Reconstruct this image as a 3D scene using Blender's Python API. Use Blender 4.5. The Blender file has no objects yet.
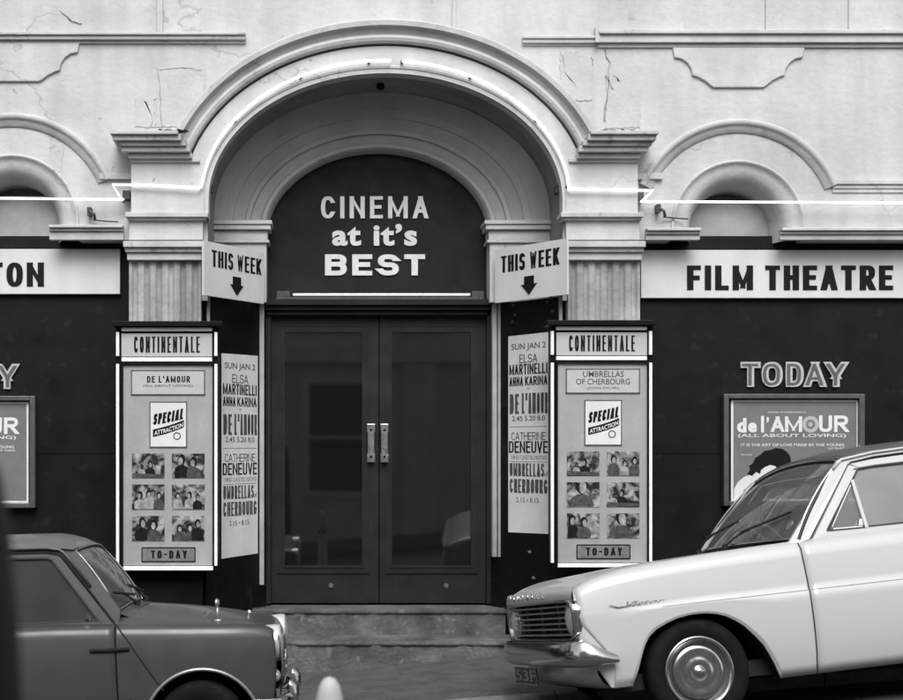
import bpy, bmesh, math, random
from mathutils import Vector, Matrix
random.seed(7)
PI = math.pi
sc = bpy.context.scene
COL = sc.collection
F, XV, YH, D, H = 1400.0, 320.0, 445.0, 11.2, 1.76     # lens in photo pixels, eye point, eye distance and height

# ------------------------------------------------------------------ helpers
def S(y): return F / (D + y)
def PX(px, y): return (px - XV) / S(y)
def PZ(py, y): return H + (YH - py) / S(y)
def P(px, py, y): return Vector((PX(px, y), y, PZ(py, y)))
def pave(X, Y=0): return 0.08 * X - 0.05
def road(X, Y):
    v = -1.6 - Y
    c = 0.09 * v if v < 2.2 else 0.198 + (v - 2.2) * 0.02 if v < 4.2 else 0.238 - 0.05 * (v - 4.2)
    return 0.08 * X - 0.15 + c

OFF = {}
def tag(o, label=None, cat=None, group=None, kind=None):
    if label: o['label'] = label
    if cat: o['category'] = cat
    if group: o['group'] = group
    if kind: o['kind'] = kind
    return o
def thing(name, label, cat, loc=(0, 0, 0), group=None, mat=None):
    o = bpy.data.objects.new(name, None); COL.objects.link(o)
    o.empty_display_size = 0.2
    if mat is not None: o.matrix_world = mat; OFF[o.name] = Vector((0, 0, 0))
    else: o.location = loc; OFF[o.name] = Vector(loc)
    return tag(o, label, cat, group)
def obj(name, bm, m, parent=None, smooth=False, bevel=0, label=None, recalc=True):
    me = bpy.data.meshes.new(name)
    if isinstance(bm, bmesh.types.BMesh):
        if recalc: bmesh.ops.recalc_face_normals(bm, faces=bm.faces)
        bm.to_mesh(me); bm.free()
    else: me = bm
    o = bpy.data.objects.new(name, me); COL.objects.link(o)
    if m: me.materials.append(m)
    if parent is not None:
        o.parent = parent
        off = OFF.get(parent.name, Vector((0, 0, 0)))
        OFF[o.name] = off
        if off.length: me.transform(Matrix.Translation(-off))
    if smooth:
        for p in me.polygons: p.use_smooth = True
    if bevel:
        b = o.modifiers.new('bevel', 'BEVEL'); b.width = bevel; b.segments = 2; b.limit_method = 'ANGLE'; b.angle_limit = 0.6
    if label: o['label'] = label
    return o
def nb(): return bmesh.new()
def box(bm, x0, x1, y0, y1, z0, z1):
    v = [bm.verts.new((x, y, z)) for x in (x0, x1) for y in (y0, y1) for z in (z0, z1)]
    for f in ((0, 1, 3, 2), (4, 6, 7, 5), (0, 4, 5, 1), (2, 3, 7, 6), (0, 2, 6, 4), (1, 5, 7, 3)):
        bm.faces.new([v[i] for i in f])
    return bm
def bxp(bm, x0, x1, y0, y1, yf, yb):
    """box given by the photo pixels of its front face at depth yf"""
    return box(bm, PX(x0, yf), PX(x1, yf), yf, yb, PZ(y1, yf), PZ(y0, yf))
def prism(bm, pts, fa, fb):
    """pts 2D; fa/fb map (a,b) -> 3D front/back"""
    A = [bm.verts.new(fa(a, b)) for a, b in pts]; B = [bm.verts.new(fb(a, b)) for a, b in pts]
    bm.faces.new(A); bm.faces.new(B[::-1])
    n = len(pts)
    for i in range(n): bm.faces.new((A[i], B[i], B[(i + 1) % n], A[(i + 1) % n]))
    return bm
def prismy(bm, pts, y0, y1):
    return prism(bm, pts, lambda a, b: (a, y0, b), lambda a, b: (a, y1, b))
def strip(bm, rows, closed=False):
    """rows: list of point lists, same length"""
    V = [[bm.verts.new(p) for p in r] for r in rows]
    for i in range(len(V) - 1 + (1 if closed else 0)):
        a, b = V[i], V[(i + 1) % len(V)]
        for j in range(len(a) - 1):
            try: bm.faces.new((a[j], a[j + 1], b[j + 1], b[j]))
            except ValueError: pass
    return V
def tube(bm, pts, r, n=8, caps=True, r1=None):
    pts = [Vector(p) for p in pts]; rings = []
    up = Vector((0.13, 0.31, 0.94)).normalized()
    for i, p in enumerate(pts):
        d = (pts[min(i + 1, len(pts) - 1)] - pts[max(i - 1, 0)]).normalized()
        a = d.cross(up)
        if a.length < 0.2: a = d.cross(Vector((0, 1, 0)))
        a.normalize(); b = d.cross(a)
        rr = r if r1 is None else r + (r1 - r) * i / max(1, len(pts) - 1)
        rings.append([bm.verts.new(p + a * (rr * math.cos(2 * PI * k / n)) + b * (rr * math.sin(2 * PI * k / n))) for k in range(n)])
    for i in range(len(rings) - 1):
        for k in range(n): bm.faces.new((rings[i][k], rings[i][(k + 1) % n], rings[i + 1][(k + 1) % n], rings[i + 1][k]))
    if caps: bm.faces.new(rings[0][::-1]); bm.faces.new(rings[-1])
    return bm
def lathe(bm, prof, c, ax, n=48, e1=None):
    """prof [(radius, height along ax)] around centre c"""
    ax = Vector(ax).normalized(); c = Vector(c)
    a = ax.orthogonal().normalized(); b = ax.cross(a)
    rows = []
    for r, h in prof:
        rows.append([bm.verts.new(c + ax * h + a * (max(r, 1e-4) * math.cos(2 * PI * k / n)) + b * (max(r, 1e-4) * math.sin(2 * PI * k / n))) for k in range(n)])
    for i in range(len(rows) - 1):
        for k in range(n): bm.faces.new((rows[i][k], rows[i][(k + 1) % n], rows[i + 1][(k + 1) % n], rows[i + 1][k]))
    return bm
def disc(bm, c, ax, r, th, n=32):
    lathe(bm, [(0, -th / 2), (r, -th / 2), (r, th / 2), (0, th / 2)], c, ax, n); return bm
def interp(tab, u):
    if u <= tab[0][0]: return tab[0][1]
    for (a, va), (b, vb) in zip(tab, tab[1:]):
        if u <= b:
            t = (u - a) / (b - a); return va + (vb - va) * t
    return tab[-1][1]
def smooth_tab(tab, u, h=0.04):
    return (interp(tab, u - h) + 2 * interp(tab, u) + interp(tab, u + h)) / 4

def text_mesh(s, bold=0.0, ext=0.0, shear=0.0, space=1.0):
    cu = bpy.data.curves.new('lettering', 'FONT'); cu.body = s; cu.size = 1
    cu.offset = bold; cu.extrude = ext; cu.shear = shear; cu.space_character = space; cu.resolution_u = 3
    cu.align_x = 'LEFT'
    o = bpy.data.objects.new('lettering', cu); COL.objects.link(o)
    bpy.context.view_layer.update()
    me = bpy.data.meshes.new_from_object(o.evaluated_get(bpy.context.evaluated_depsgraph_get()))
    bpy.data.objects.remove(o); bpy.data.curves.remove(cu)
    me.materials.clear()
    return me
def text_on(bm, s, O, ex, ez, a0, a1, b0, b1, th=0.004, bold=0.02, shear=0.0, lift=0.0, space=1.0, bend=0.0):
    """lettering fitted into a box on the plane O + a*ex + b*ez (nrm towards the viewer)"""
    me = text_mesh(s, bold, 0.01, shear, space)
    O = Vector(O); ex = Vector(ex); ez = Vector(ez); n = ex.cross(ez).normalized()
    xs = [v.co.x for v in me.vertices]; ys = [v.co.y for v in me.vertices]
    x0, x1, y0, y1 = min(xs), max(xs), min(ys), max(ys)
    for v in me.vertices:
        t = (v.co.x - x0) / (x1 - x0)
        a = a0 + t * (a1 - a0)
        b = b0 + (v.co.y - y0) / (y1 - y0) * (b1 - b0) + bend * (t * t * 0.35 + t * 0.65)
        q = 1.0 if v.co.z > 0 else 0.0
        v.co = O + ex * a + ez * b + n * (lift + q * th)
    bm.from_mesh(me); bpy.data.meshes.remove(me)
    return bm
def text_px(bm, s, x0, x1, y0, y1, y, **k):
    return text_on(bm, s, (0, y, 0), (1, 0, 0), (0, 0, 1), PX(x0, y), PX(x1, y), PZ(y1, y), PZ(y0, y), **k)

# heavy sign-writer's capitals drawn as strokes
def _arc(cx, cy, rx, ry, a0, a1, n=10):
    out = []
    for i in range(n + 1):
        t = math.radians(a0 + (a1 - a0) * i / n); c, s_ = math.cos(t), math.sin(t)
        out.append((cx + rx * math.copysign(abs(c) ** .8, c), cy + ry * math.copysign(abs(s_) ** .8, s_)))
    return out
GL = {
 'A': (.95, [[(0, 0), (.5, 1), (1, 0)], [(.2, .3), (.8, .3)]]), 'B': (.85, [[(0, 0), (0, 1)], [(0, 1), (.6, 1)] + _arc(.6, .77, .38, .23, 90, -90)[1:] + [(.05, .54)], [(.05, .54), (.6, .54)] + _arc(.6, .27, .4, .27, 90, -90)[1:] + [(0, 0)]]),
 'C': (.85, [_arc(.5, .5, .5, .5, 35, 325, 16)]), 'D': (.85, [[(0, 0), (0, 1)], [(0, 1), (.45, 1)] + _arc(.45, .5, .55, .5, 90, -90)[1:] + [(0, 0)]]),
 'E': (.75, [[(1, 1), (0, 1), (0, 0), (1, 0)], [(0, .52), (.85, .52)]]), 'F': (.72, [[(1, 1), (0, 1), (0, 0)], [(0, .5), (.85, .5)]]),
 'G': (.88, [_arc(.5, .5, .5, .5, 35, 340, 16) + [(1, .45), (.6, .45)]]), 'H': (.85, [[(0, 0), (0, 1)], [(1, 0), (1, 1)], [(0, .52), (1, .52)]]),
 'I': (0, [[(.5, 0), (.5, 1)]]), 'J': (.6, [[(1, 1), (1, .3)] + _arc(.5, .3, .5, .3, 0, -180)[1:]]), 'K': (.88, [[(0, 0), (0, 1)], [(1, 1), (.08, .42)], [(.3, .58), (1, 0)]]),
 'L': (.7, [[(0, 1), (0, 0), (1, 0)]]), 'M': (1.35, [[(0, 0), (0, 1), (.5, .1), (1, 1), (1, 0)]]), 'N': (.95, [[(0, 0), (0, 1), (1, 0), (1, 1)]]),
 'O': (.88, [_arc(.5, .5, .5, .5, 90, 450, 22)]), 'P': (.8, [[(0, 0), (0, 1)], [(0, 1), (.6, 1)] + _arc(.6, .74, .4, .26, 90, -90)[1:] + [(.05, .48)]]),
 'R': (.86, [[(0, 0), (0, 1)], [(0, 1), (.6, 1)] + _arc(.6, .75, .4, .25, 90, -90)[1:] + [(.05, .5)], [(.45, .5), (1, 0)]]),
 'S': (.82, [_arc(.5, .75, .48, .25, 25, 270, 12) + _arc(.5, .26, .5, .26, 90, -155, 12)[1:]]), 'T': (.8, [[(0, 1), (1, 1)], [(.5, 0), (.5, 1)]]),
 'U': (.85, [[(0, 1), (0, .3)] + _arc(.5, .3, .5, .3, 180, 360, 12)[1:] + [(1, 1)]]), 'V': (.9, [[(0, 1), (.5, 0), (1, 1)]]), 'W': (1.25, [[(0, 1), (.25, 0), (.5, .9), (.75, 0), (1, 1)]]),
 'X': (.85, [[(0, 0), (1, 1)], [(0, 1), (1, 0)]]), 'Y': (.88, [[(0, 1), (.5, .42)], [(1, 1), (.5, .42)], [(.5, .5), (.5, 0)]]), 'Z': (.8, [[(0, 1), (1, 1), (0, 0), (1, 0)]]),
 '-': (.4, [[(0, .5), (1, .5)]]), '+': (.7, [[(0, .5), (1, .5)], [(.5, .15), (.5, .85)]]), '\u2019': (0, [[(.5, 1), (.5, .75)]]), "'": (0, [[(.5, 1), (.5, .75)]]), ' ': (.42, []),
}
def sign_on(bm, s, O, ex, ez, a0, a1, b0, b1, tx=.2, ty=.16, gap=.16, lift=0.0, th=.004, bend=0.0, slant=0.0):
    """strokes fitted into the box; tx, ty are stem and bar thickness over the cap height"""
    O = Vector(O); ex = Vector(ex); ez = Vector(ez); n = ex.cross(ez).normalized()
    Hh = b1 - b0; Tx, Ty = tx * Hh, ty * Hh
    ws_ = [GL[c][0] for c in s]; ngap = len(s) - 1
    # width = k * sum(w) + n * Tx + gaps
    g = gap * Hh; nst = sum(1 for c in s if c != ' ')
    tot = (a1 - a0) - nst * Tx - ngap * g
    if tot < .2 * (a1 - a0):
        f_ = (.75 * (a1 - a0)) / (nst * Tx + ngap * g); Tx *= f_; g *= f_; tot = (a1 - a0) - nst * Tx - ngap * g
    k = tot / sum(ws_); x = a0; cnt = 0
    for c in s:
        w_, lines = GL[c]
        W_ = w_ * k
        ow = 0 if c == ' ' else Tx
        parts_ = []
        for ln in lines:     # break strokes at sharp corners
            cl = len(ln) > 3 and abs(ln[0][0] - ln[-1][0]) < 1e-6 and abs(ln[0][1] - ln[-1][1]) < 1e-6
            q_ = [ln[0]]
            for i in range(1, len(ln) - 1):
                q_.append(ln[i])
                a_ = Vector((max(W_, .3 * Hh) * (ln[i][0] - ln[i - 1][0]), Hh * (ln[i][1] - ln[i - 1][1]))); b__ = Vector((max(W_, .3 * Hh) * (ln[i + 1][0] - ln[i][0]), Hh * (ln[i + 1][1] - ln[i][1])))
                if not cl and a_.length > 0 and b__.length > 0 and a_.normalized().dot(b__.normalized()) < -.15: parts_.append(q_); q_ = [ln[i]]
            q_.append(ln[-1]); parts_.append(q_)
        for ln in parts_:
            pts = [(x + Tx / 2 + p[0] * W_ if w_ else x + Tx / 2, b0 + Ty / 2 + p[1] * (Hh - Ty)) for p in ln]
            closed = len(pts) > 3 and abs(pts[0][0] - pts[-1][0]) < 1e-6 and abs(pts[0][1] - pts[-1][1]) < 1e-6
            if closed: pts = pts[:-1]
            m_ = len(pts); L, R = [], []
            for i in range(m_):
                p = Vector(pts[i]); pv = Vector(pts[(i - 1) % m_]) if (i or closed) else None; nx_ = Vector(pts[(i + 1) % m_]) if (i < m_ - 1 or closed) else None
                d0 = (p - pv).normalized() if pv is not None else None; d1 = (nx_ - p).normalized() if nx_ is not None else None
                if d0 is None: d0 = d1
                if d1 is None: d1 = d0
                d = d0 + d1
                d = d0 if d.length < 1e-5 else d.normalized(); nn = Vector((-d.y, d.x)); cs = max(.5, abs(d.dot(d0)))
                thin = .62 if c in 'MNW' and abs(pts[-1][0] - pts[0][0]) > .2 * Tx else 1.0
                o_ = Vector((nn.x * Tx / 2 * thin, nn.y * Ty / 2)) / cs
                if not closed and i in (0, m_ - 1):
                    dd = -d1 if i == 0 else d0
                    if abs(dd.y) > .4:
                        p = p + dd * (Ty / 2 / abs(dd.y)); o_ = Vector((math.copysign(Tx / 2 * thin / max(.75, abs(dd.y)), nn.x), 0))
                    elif abs(dd.x) > .9: p = p + dd * Tx / 2
                L.append(p + o_); R.append(p - o_)
            if closed: L.append(L[0]); R.append(R[0])
            l_ = lift + th + .00012 * (cnt % 7); cnt += 1
            def W3(p, q):
                t = (p.x - a0) / (a1 - a0)
                return O + ex * (p.x + slant * (p.y - b0)) + ez * (p.y + bend * (t * t * .35 + t * .65)) + n * q
            V = [[bm.verts.new(W3(a, l_)) for a in L], [bm.verts.new(W3(a, l_)) for a in R]]
            V2 = [[bm.verts.new(W3(a, lift)) for a in L], [bm.verts.new(W3(a, lift)) for a in R]] if th > .0025 else None
            for i in range(len(L) - 1):
                bm.faces.new((V[0][i], V[0][i + 1], V[1][i + 1], V[1][i]))
                if V2:
                    bm.faces.new((V[0][i], V2[0][i], V2[0][i + 1], V[0][i + 1])); bm.faces.new((V[1][i], V[1][i + 1], V2[1][i + 1], V2[1][i]))
            if V2 and not closed:
                for i in (0, -1): bm.faces.new((V[0][i], V[1][i], V2[1][i], V2[0][i]))
        x += W_ + ow + g
    return bm
def sign_px(bm, s, x0, x1, y0, y1, y, **k):
    return sign_on(bm, s, (0, y, 0), (1, 0, 0), (0, 0, 1), PX(x0, y), PX(x1, y), PZ(y1, y), PZ(y0, y), **k)

# ------------------------------------------------------------------ materials
def mat(name, v, rough=0.6, metal=0.0, noise=0.0, scale=8.0, bump=0.0, bscale=60.0, spec=0.5, coat=0.0, emit=0.0, streak=0.0, wear=0.0, wearv=0.1):
    m = bpy.data.materials.new(name); m.use_nodes = True
    nt = m.node_tree; N = nt.nodes; L = nt.links; b = N['Principled BSDF']
    b.inputs['Base Color'].default_value = (v, v, v, 1); b.inputs['Roughness'].default_value = rough
    b.inputs['Metallic'].default_value = metal; b.inputs['Specular IOR Level'].default_value = spec
    b.inputs['Coat Weight'].default_value = coat; b.inputs['Coat Roughness'].default_value = 0.06
    if emit: b.inputs['Emission Color'].default_value = (1, 1, 1, 1); b.inputs['Emission Strength'].default_value = emit
    tc = N.new('ShaderNodeTexCoord')
    cur = None
    def ramp(fac, lo, hi, a=0.3, z=0.7):
        r = N.new('ShaderNodeMapRange'); r.inputs[1].default_value = a; r.inputs[2].default_value = z
        r.inputs[3].default_value = lo; r.inputs[4].default_value = hi; L.new(fac, r.inputs[0]); return r.outputs[0]
    def mul(a, bb):
        x = N.new('ShaderNodeMath'); x.operation = 'MULTIPLY'
        if a is None: x.inputs[0].default_value = v
        else: L.new(a, x.inputs[0])
        L.new(bb, x.inputs[1]); return x.outputs[0]
    def noi(sc_, det=6, vec=None, sx=None):
        n = N.new('ShaderNodeTexNoise'); n.inputs['Scale'].default_value = sc_; n.inputs['Detail'].default_value = det
        if sx:
            mp = N.new('ShaderNodeMapping'); mp.inputs['Scale'].default_value = sx; L.new(tc.outputs['Object'], mp.inputs[0]); L.new(mp.outputs[0], n.inputs['Vector'])
        else: L.new(tc.outputs['Object'], n.inputs['Vector'])
        return n.outputs['Fac']
    if noise:
        cur = mul(None, ramp(noi(scale), 1 - noise, 1 + noise * 0.6))
        cur = mul(cur, ramp(noi(scale * 7, 4), 1 - noise * 0.4, 1 + noise * 0.3))
    if streak:
        cur = mul(cur, ramp(noi(3.0, 5, sx=(1.7, 1.7, 0.22)), 1 - streak, 1.0, 0.35, 0.6))
        cur = mul(cur, ramp(noi(1.1, 8), 1 - streak * 0.8, 1.04, 0.32, 0.5))
    if wear:
        r = ramp(noi(scale * 3.1, 9), 0, 1, 0.62, 0.68)
        mx = N.new('ShaderNodeMix'); mx.data_type = 'FLOAT'
        x = N.new('ShaderNodeMath'); x.operation = 'MULTIPLY'; x.inputs[1].default_value = wear; L.new(r, x.inputs[0])
        L.new(x.outputs[0], mx.inputs[0])
        if cur is None: mx.inputs[2].default_value = v
        else: L.new(cur, mx.inputs[2])
        mx.inputs[3].default_value = wearv
        cur = mx.outputs[0]
    if cur is not None: L.new(cur, b.inputs['Base Color'])
    if noise and rough > 0.15:
        L.new(ramp(noi(scale * 1.7), rough * 0.8, min(1, rough * 1.2)), b.inputs['Roughness'])
    if bump:
        bp = N.new('ShaderNodeBump'); bp.inputs['Strength'].default_value = bump; bp.inputs['Distance'].default_value = 0.01
        L.new(noi(bscale, 5), bp.inputs['Height']); L.new(bp.outputs[0], b.inputs['Normal'])
    return m
def stucco():
    m = mat('painted_stucco', 0.475, 0.78, noise=0.10, scale=1.9, bump=0.55, bscale=20, streak=0.13)
    nt = m.node_tree; N = nt.nodes; L = nt.links; b = N['Principled BSDF']
    src = b.inputs['Base Color'].links[0].from_socket
    tc = N.new('ShaderNodeTexCoord')
    nz = N.new('ShaderNodeTexNoise'); nz.inputs['Scale'].default_value = 3; nz.inputs['Detail'].default_value = 6; L.new(tc.outputs['Object'], nz.inputs['Vector'])
    va = N.new('ShaderNodeVectorMath'); va.operation = 'MULTIPLY_ADD'; va.inputs[1].default_value = (.5, .5, .5); L.new(nz.outputs['Color'], va.inputs[0]); L.new(tc.outputs['Object'], va.inputs[2])
    vo = N.new('ShaderNodeTexVoronoi'); vo.feature = 'DISTANCE_TO_EDGE'; vo.inputs['Scale'].default_value = 0.55; L.new(va.outputs[0], vo.inputs['Vector'])
    lt = N.new('ShaderNodeMapRange'); lt.inputs[1].default_value = 0.0; lt.inputs[2].default_value = 0.006; lt.inputs[3].default_value = 1; lt.inputs[4].default_value = 0; L.new(vo.outputs['Distance'], lt.inputs[0])
    n2 = N.new('ShaderNodeTexNoise'); n2.inputs['Scale'].default_value = 1.3; L.new(tc.outputs['Object'], n2.inputs['Vector'])
    g = N.new('ShaderNodeMapRange'); g.inputs[1].default_value = 0.5; g.inputs[2].default_value = 0.56; L.new(n2.outputs['Fac'], g.inputs[0])
    k = N.new('ShaderNodeMath'); k.operation = 'MULTIPLY'; L.new(lt.outputs[0], k.inputs[0]); L.new(g.outputs[0], k.inputs[1])
    k2 = N.new('ShaderNodeMath'); k2.operation = 'MULTIPLY'; k2.inputs[1].default_value = 0.45; L.new(k.outputs[0], k2.inputs[0])
    # small chips of lost paint
    n3 = N.new('ShaderNodeTexNoise'); n3.inputs['Scale'].default_value = 9; n3.inputs['Detail'].default_value = 8; L.new(tc.outputs['Object'], n3.inputs['Vector'])
    g3 = N.new('ShaderNodeMapRange'); g3.inputs[1].default_value = 0.70; g3.inputs[2].default_value = 0.74; g3.inputs[4].default_value = 0.6; L.new(n3.outputs['Fac'], g3.inputs[0])
    mm = N.new('ShaderNodeMath'); mm.operation = 'MAXIMUM'; L.new(k2.outputs[0], mm.inputs[0]); L.new(g3.outputs[0], mm.inputs[1])
    mx = N.new('ShaderNodeMix'); mx.data_type = 'FLOAT'; mx.inputs[3].default_value = 0.14
    L.new(mm.outputs[0], mx.inputs[0]); L.new(src, mx.inputs[2]); L.new(mx.outputs[0], b.inputs['Base Color'])
    return m
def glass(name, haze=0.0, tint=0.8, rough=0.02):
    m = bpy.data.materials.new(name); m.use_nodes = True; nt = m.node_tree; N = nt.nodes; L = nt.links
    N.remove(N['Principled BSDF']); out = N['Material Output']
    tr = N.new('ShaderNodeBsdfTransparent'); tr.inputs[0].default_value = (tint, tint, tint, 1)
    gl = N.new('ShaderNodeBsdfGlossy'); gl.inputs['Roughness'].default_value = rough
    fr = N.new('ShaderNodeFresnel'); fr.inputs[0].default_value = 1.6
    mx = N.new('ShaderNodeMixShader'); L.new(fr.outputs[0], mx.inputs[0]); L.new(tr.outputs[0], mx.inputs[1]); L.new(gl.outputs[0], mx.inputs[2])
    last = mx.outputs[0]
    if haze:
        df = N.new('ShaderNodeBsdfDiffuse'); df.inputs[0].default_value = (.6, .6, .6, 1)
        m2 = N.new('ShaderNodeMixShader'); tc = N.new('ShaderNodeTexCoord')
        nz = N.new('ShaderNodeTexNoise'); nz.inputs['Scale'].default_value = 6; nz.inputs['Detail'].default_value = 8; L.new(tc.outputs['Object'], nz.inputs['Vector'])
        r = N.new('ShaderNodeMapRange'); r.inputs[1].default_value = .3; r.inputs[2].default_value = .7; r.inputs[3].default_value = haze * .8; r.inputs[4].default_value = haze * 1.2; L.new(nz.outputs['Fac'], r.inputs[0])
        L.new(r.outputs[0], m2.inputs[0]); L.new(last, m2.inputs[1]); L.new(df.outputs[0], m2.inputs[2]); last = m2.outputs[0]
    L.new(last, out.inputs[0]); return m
def still_mat():
    m = bpy.data.materials.new('film_still_print'); m.use_nodes = True; nt = m.node_tree; N = nt.nodes; L = nt.links; b = N['Principled BSDF']
    tc = N.new('ShaderNodeTexCoord'); oi = N.new('ShaderNodeObjectInfo')
    mu = N.new('ShaderNodeMath'); mu.operation = 'MULTIPLY'; mu.inputs[1].default_value = 50; L.new(oi.outputs['Random'], mu.inputs[0])
    n = N.new('ShaderNodeTexNoise'); n.noise_dimensions = '4D'; n.inputs['Scale'].default_value = 13; n.inputs['Detail'].default_value = 9; n.inputs['Roughness'].default_value = .62; n.inputs['Distortion'].default_value = .7
    L.new(tc.outputs['Object'], n.inputs['Vector']); L.new(mu.outputs[0], n.inputs['W'])
    r = N.new('ShaderNodeMapRange'); r.inputs[1].default_value = .44; r.inputs[2].default_value = .62; r.inputs[3].default_value = .006; r.inputs[4].default_value = .36; L.new(n.outputs['Fac'], r.inputs[0])
    L.new(r.outputs[0], b.inputs['Base Color']); b.inputs['Roughness'].default_value = .4
    return m
def shopwall():
    m = mat('dark_gloss_paint_wall', 0.006, 0.5, noise=0.25, scale=3, bump=0.05, bscale=9, streak=0.3, spec=0.18, wear=.25, wearv=.03)
    return m
def stonemat():
    m = mat('worn_step_stone', 0.10, 0.85, noise=0.55, scale=4, bump=0.9, bscale=30, streak=0.25, wear=0.6, wearv=0.17)
    return m

M = dict(
    stucco=stucco(),
    board=mat('sign_board_paint', 0.55, 0.6, noise=0.05, scale=3, streak=0.08, bump=0.08, bscale=18),
    dark=shopwall(), black=mat('black_paint', 0.003, 0.5, noise=0.2, scale=12, spec=.15),
    ink=mat('black_sign_paint', 0.006, 0.6, spec=.15), inkgrey=mat('faded_poster_ink', 0.07, 0.7, noise=.4, scale=30), inkmid=mat('pale_poster_ink', 0.16, 0.7, noise=.3, scale=40),
    white=mat('white_gloss_paint', 0.80, 0.4, noise=0.04, scale=10), letter=mat('cream_letters', 0.62, 0.5, noise=0.1, scale=14),
    neon=mat('lit_neon_glass', 0.9, 0.3, emit=.85), tubelit=mat('lit_tube_glass', 0.9, 0.3, emit=.7),
    tymp=mat('dark_tympanum_paint', 0.014, 0.6, noise=0.3, scale=4, bump=.05, bscale=12, spec=.15),
    door=mat('brown_door_paint', 0.016, 0.42, noise=0.25, scale=5, bump=0.06, bscale=50, spec=.25),
    doorglass=mat('door_plate_glass', 0.007, 0.03, spec=1.0, bump=0.02, bscale=2.2),
    steel=mat('handle_steel', 0.6, 0.3, metal=1.0, noise=.1, scale=20), chrome=mat('chrome', 0.60, 0.16, metal=1.0, noise=0.06, scale=25),
    todayedge=mat('letter_edge_metal', .42, .45, noise=.2, scale=30), todayface=mat('letter_face_paint', .085, .6, noise=.4, scale=40), flute=mat('weathered_flutes', .40, .85, noise=.2, scale=4, bump=.7, bscale=16, streak=.5, wear=.35, wearv=.2), nicheback=mat('niche_louvre_paint', .16, .8, noise=.2, scale=6), nichepanel=mat('niche_board_paint', .34, .7, noise=.15, scale=4, streak=.1), darkst=mat('dark_stucco', 0.20, .85, noise=.25, scale=3, bump=.5, bscale=24, wear=.5, wearv=.34), innerst=mat('inner_arch_stucco', 0.42, .8, noise=.10, scale=2, bump=.4, bscale=24, streak=.1), grime=mat('grimy_stucco', 0.44, .8, noise=.12, scale=3, bump=.5, bscale=24, streak=.15, wear=.55, wearv=.12), palering=mat('pale_lamp_rim', .75, .22, metal=.55), badge=mat('badge_metal', .25, .4, metal=.5), dullchrome=mat('dull_aluminium', 0.42, 0.4, metal=0.8, noise=.15, scale=30),
    framegrey=mat('grey_frame_metal', 0.10, 0.4, metal=.4, noise=.2, scale=20),
    step=stonemat(),
    pavement=mat('pavement_slabs', 0.062, 0.8, noise=0.32, scale=5, bump=0.5, bscale=70, wear=.3, wearv=.11),
    asphalt=mat('road_asphalt', 0.055, 0.85, noise=0.3, scale=6, bump=0.8, bscale=160, wear=.3, wearv=.09),
    kerb=mat('kerb_granite', 0.16, 0.8, noise=.3, scale=14, bump=.5, bscale=60),
    casepanel=mat('case_backing_board', 0.30, 0.6, noise=0.10, scale=5, streak=.08), card=mat('caption_card', 0.40, 0.6, noise=.08, scale=12),
    headpanel=mat('header_panel', 0.40, 0.5, noise=.05, scale=9), paper=mat('poster_paper', 0.62, 0.7, noise=0.08, scale=6, bump=.15, bscale=10, streak=.08),
    still=still_mat(), stilldark=mat('print_black', 0.010, 0.5, noise=.7, scale=34, spec=.15), stilllight=mat('print_white', 0.30, 0.4, noise=.55, scale=26), stillmid=mat('print_grey', 0.055, 0.5, noise=.7, scale=30),
    lampgrey=mat('weathered_fitting', 0.05, 0.6, noise=.3, scale=30),
    archpost=mat('pale_architrave_paint', 0.36, 0.6, noise=.15, scale=8, streak=.2),
    postergrey=mat('poster_ground', 0.14, 0.55, noise=.12, scale=7),
    patch=mat('patched_render', 0.445, 0.85, noise=.10, scale=5, bump=.5, bscale=30), crack=mat('crack_dark', 0.24, 0.9, noise=.3, scale=30),
    carwhite=mat('white_car_paint', 0.455, 0.3, noise=0.0, scale=2.5, spec=.5, coat=.6),
    carroof=mat('grey_roof_paint', 0.075, 0.38, noise=0.12, scale=6, spec=.45, coat=.2),
    cargrey=mat('grey_car_paint', 0.045, 0.42, noise=0.10, scale=3, spec=.5, coat=.18),
    carroof2=mat('lighter_roof_paint', 0.12, 0.4, noise=0.12, scale=5, spec=.45, coat=.2),
    rubber=mat('tyre_rubber', 0.006, 0.8, noise=.25, scale=16, bump=.2, bscale=80, spec=.15), under=mat('underbody_black', 0.007, 0.9),
    gasket=mat('window_rubber', 0.01, 0.6), seat=mat('seat_vinyl', 0.05, 0.5, noise=.1), plate=mat('number_plate_black', 0.02, 0.4),
    lens=mat('headlamp_lens', 0.55, 0.08, metal=.3, spec=.8), hubgrey=mat('wheel_paint', 0.07, 0.4, noise=.15, scale=14, metal=.2),
    wglass=glass('windscreen_glass', 0.10, .75), sglass=glass('side_window_glass', 0.21, .8, .05), dglass=glass('dusty_dark_glass', 0.05, .5, .04),  # windscreen_glass: pale reflections are mixed into its colour as diffuse haze
    caseglass=glass('case_glass', 0.0, .95), post=mat('dark_post_paint', 0.010, 0.6, noise=.2, scale=5), bollard=mat('white_bollard_paint', 0.5, 0.5, noise=.1, scale=9),
    oppwall=mat('opposite_stucco', 0.75, 0.8, noise=.1, scale=2, streak=.1), oppwin=mat('opposite_window_glass', 0.02, 0.08, spec=.6), oppslate=mat('slate', 0.08, .7),
)

# ------------------------------------------------------------------ facade
bld = thing('cinema_building', 'white stuccoed cinema front with a great round entrance arch and dark shop panels', 'building', (PX(385, 0), 0, 0))
def B(name, bm, m, parent=bld, **k): return obj(name, bm, M[m], parent, **k)
def ell(cx, cy, a, b, t): return (cx + a * math.cos(t), cy - b * math.sin(t))
XL, XR, ZT = -6.5, 8.5, 6.9
ZB = PZ(240, 0)
def W0(p): return (PX(p[0], 0), PZ(p[1], 0))

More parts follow.
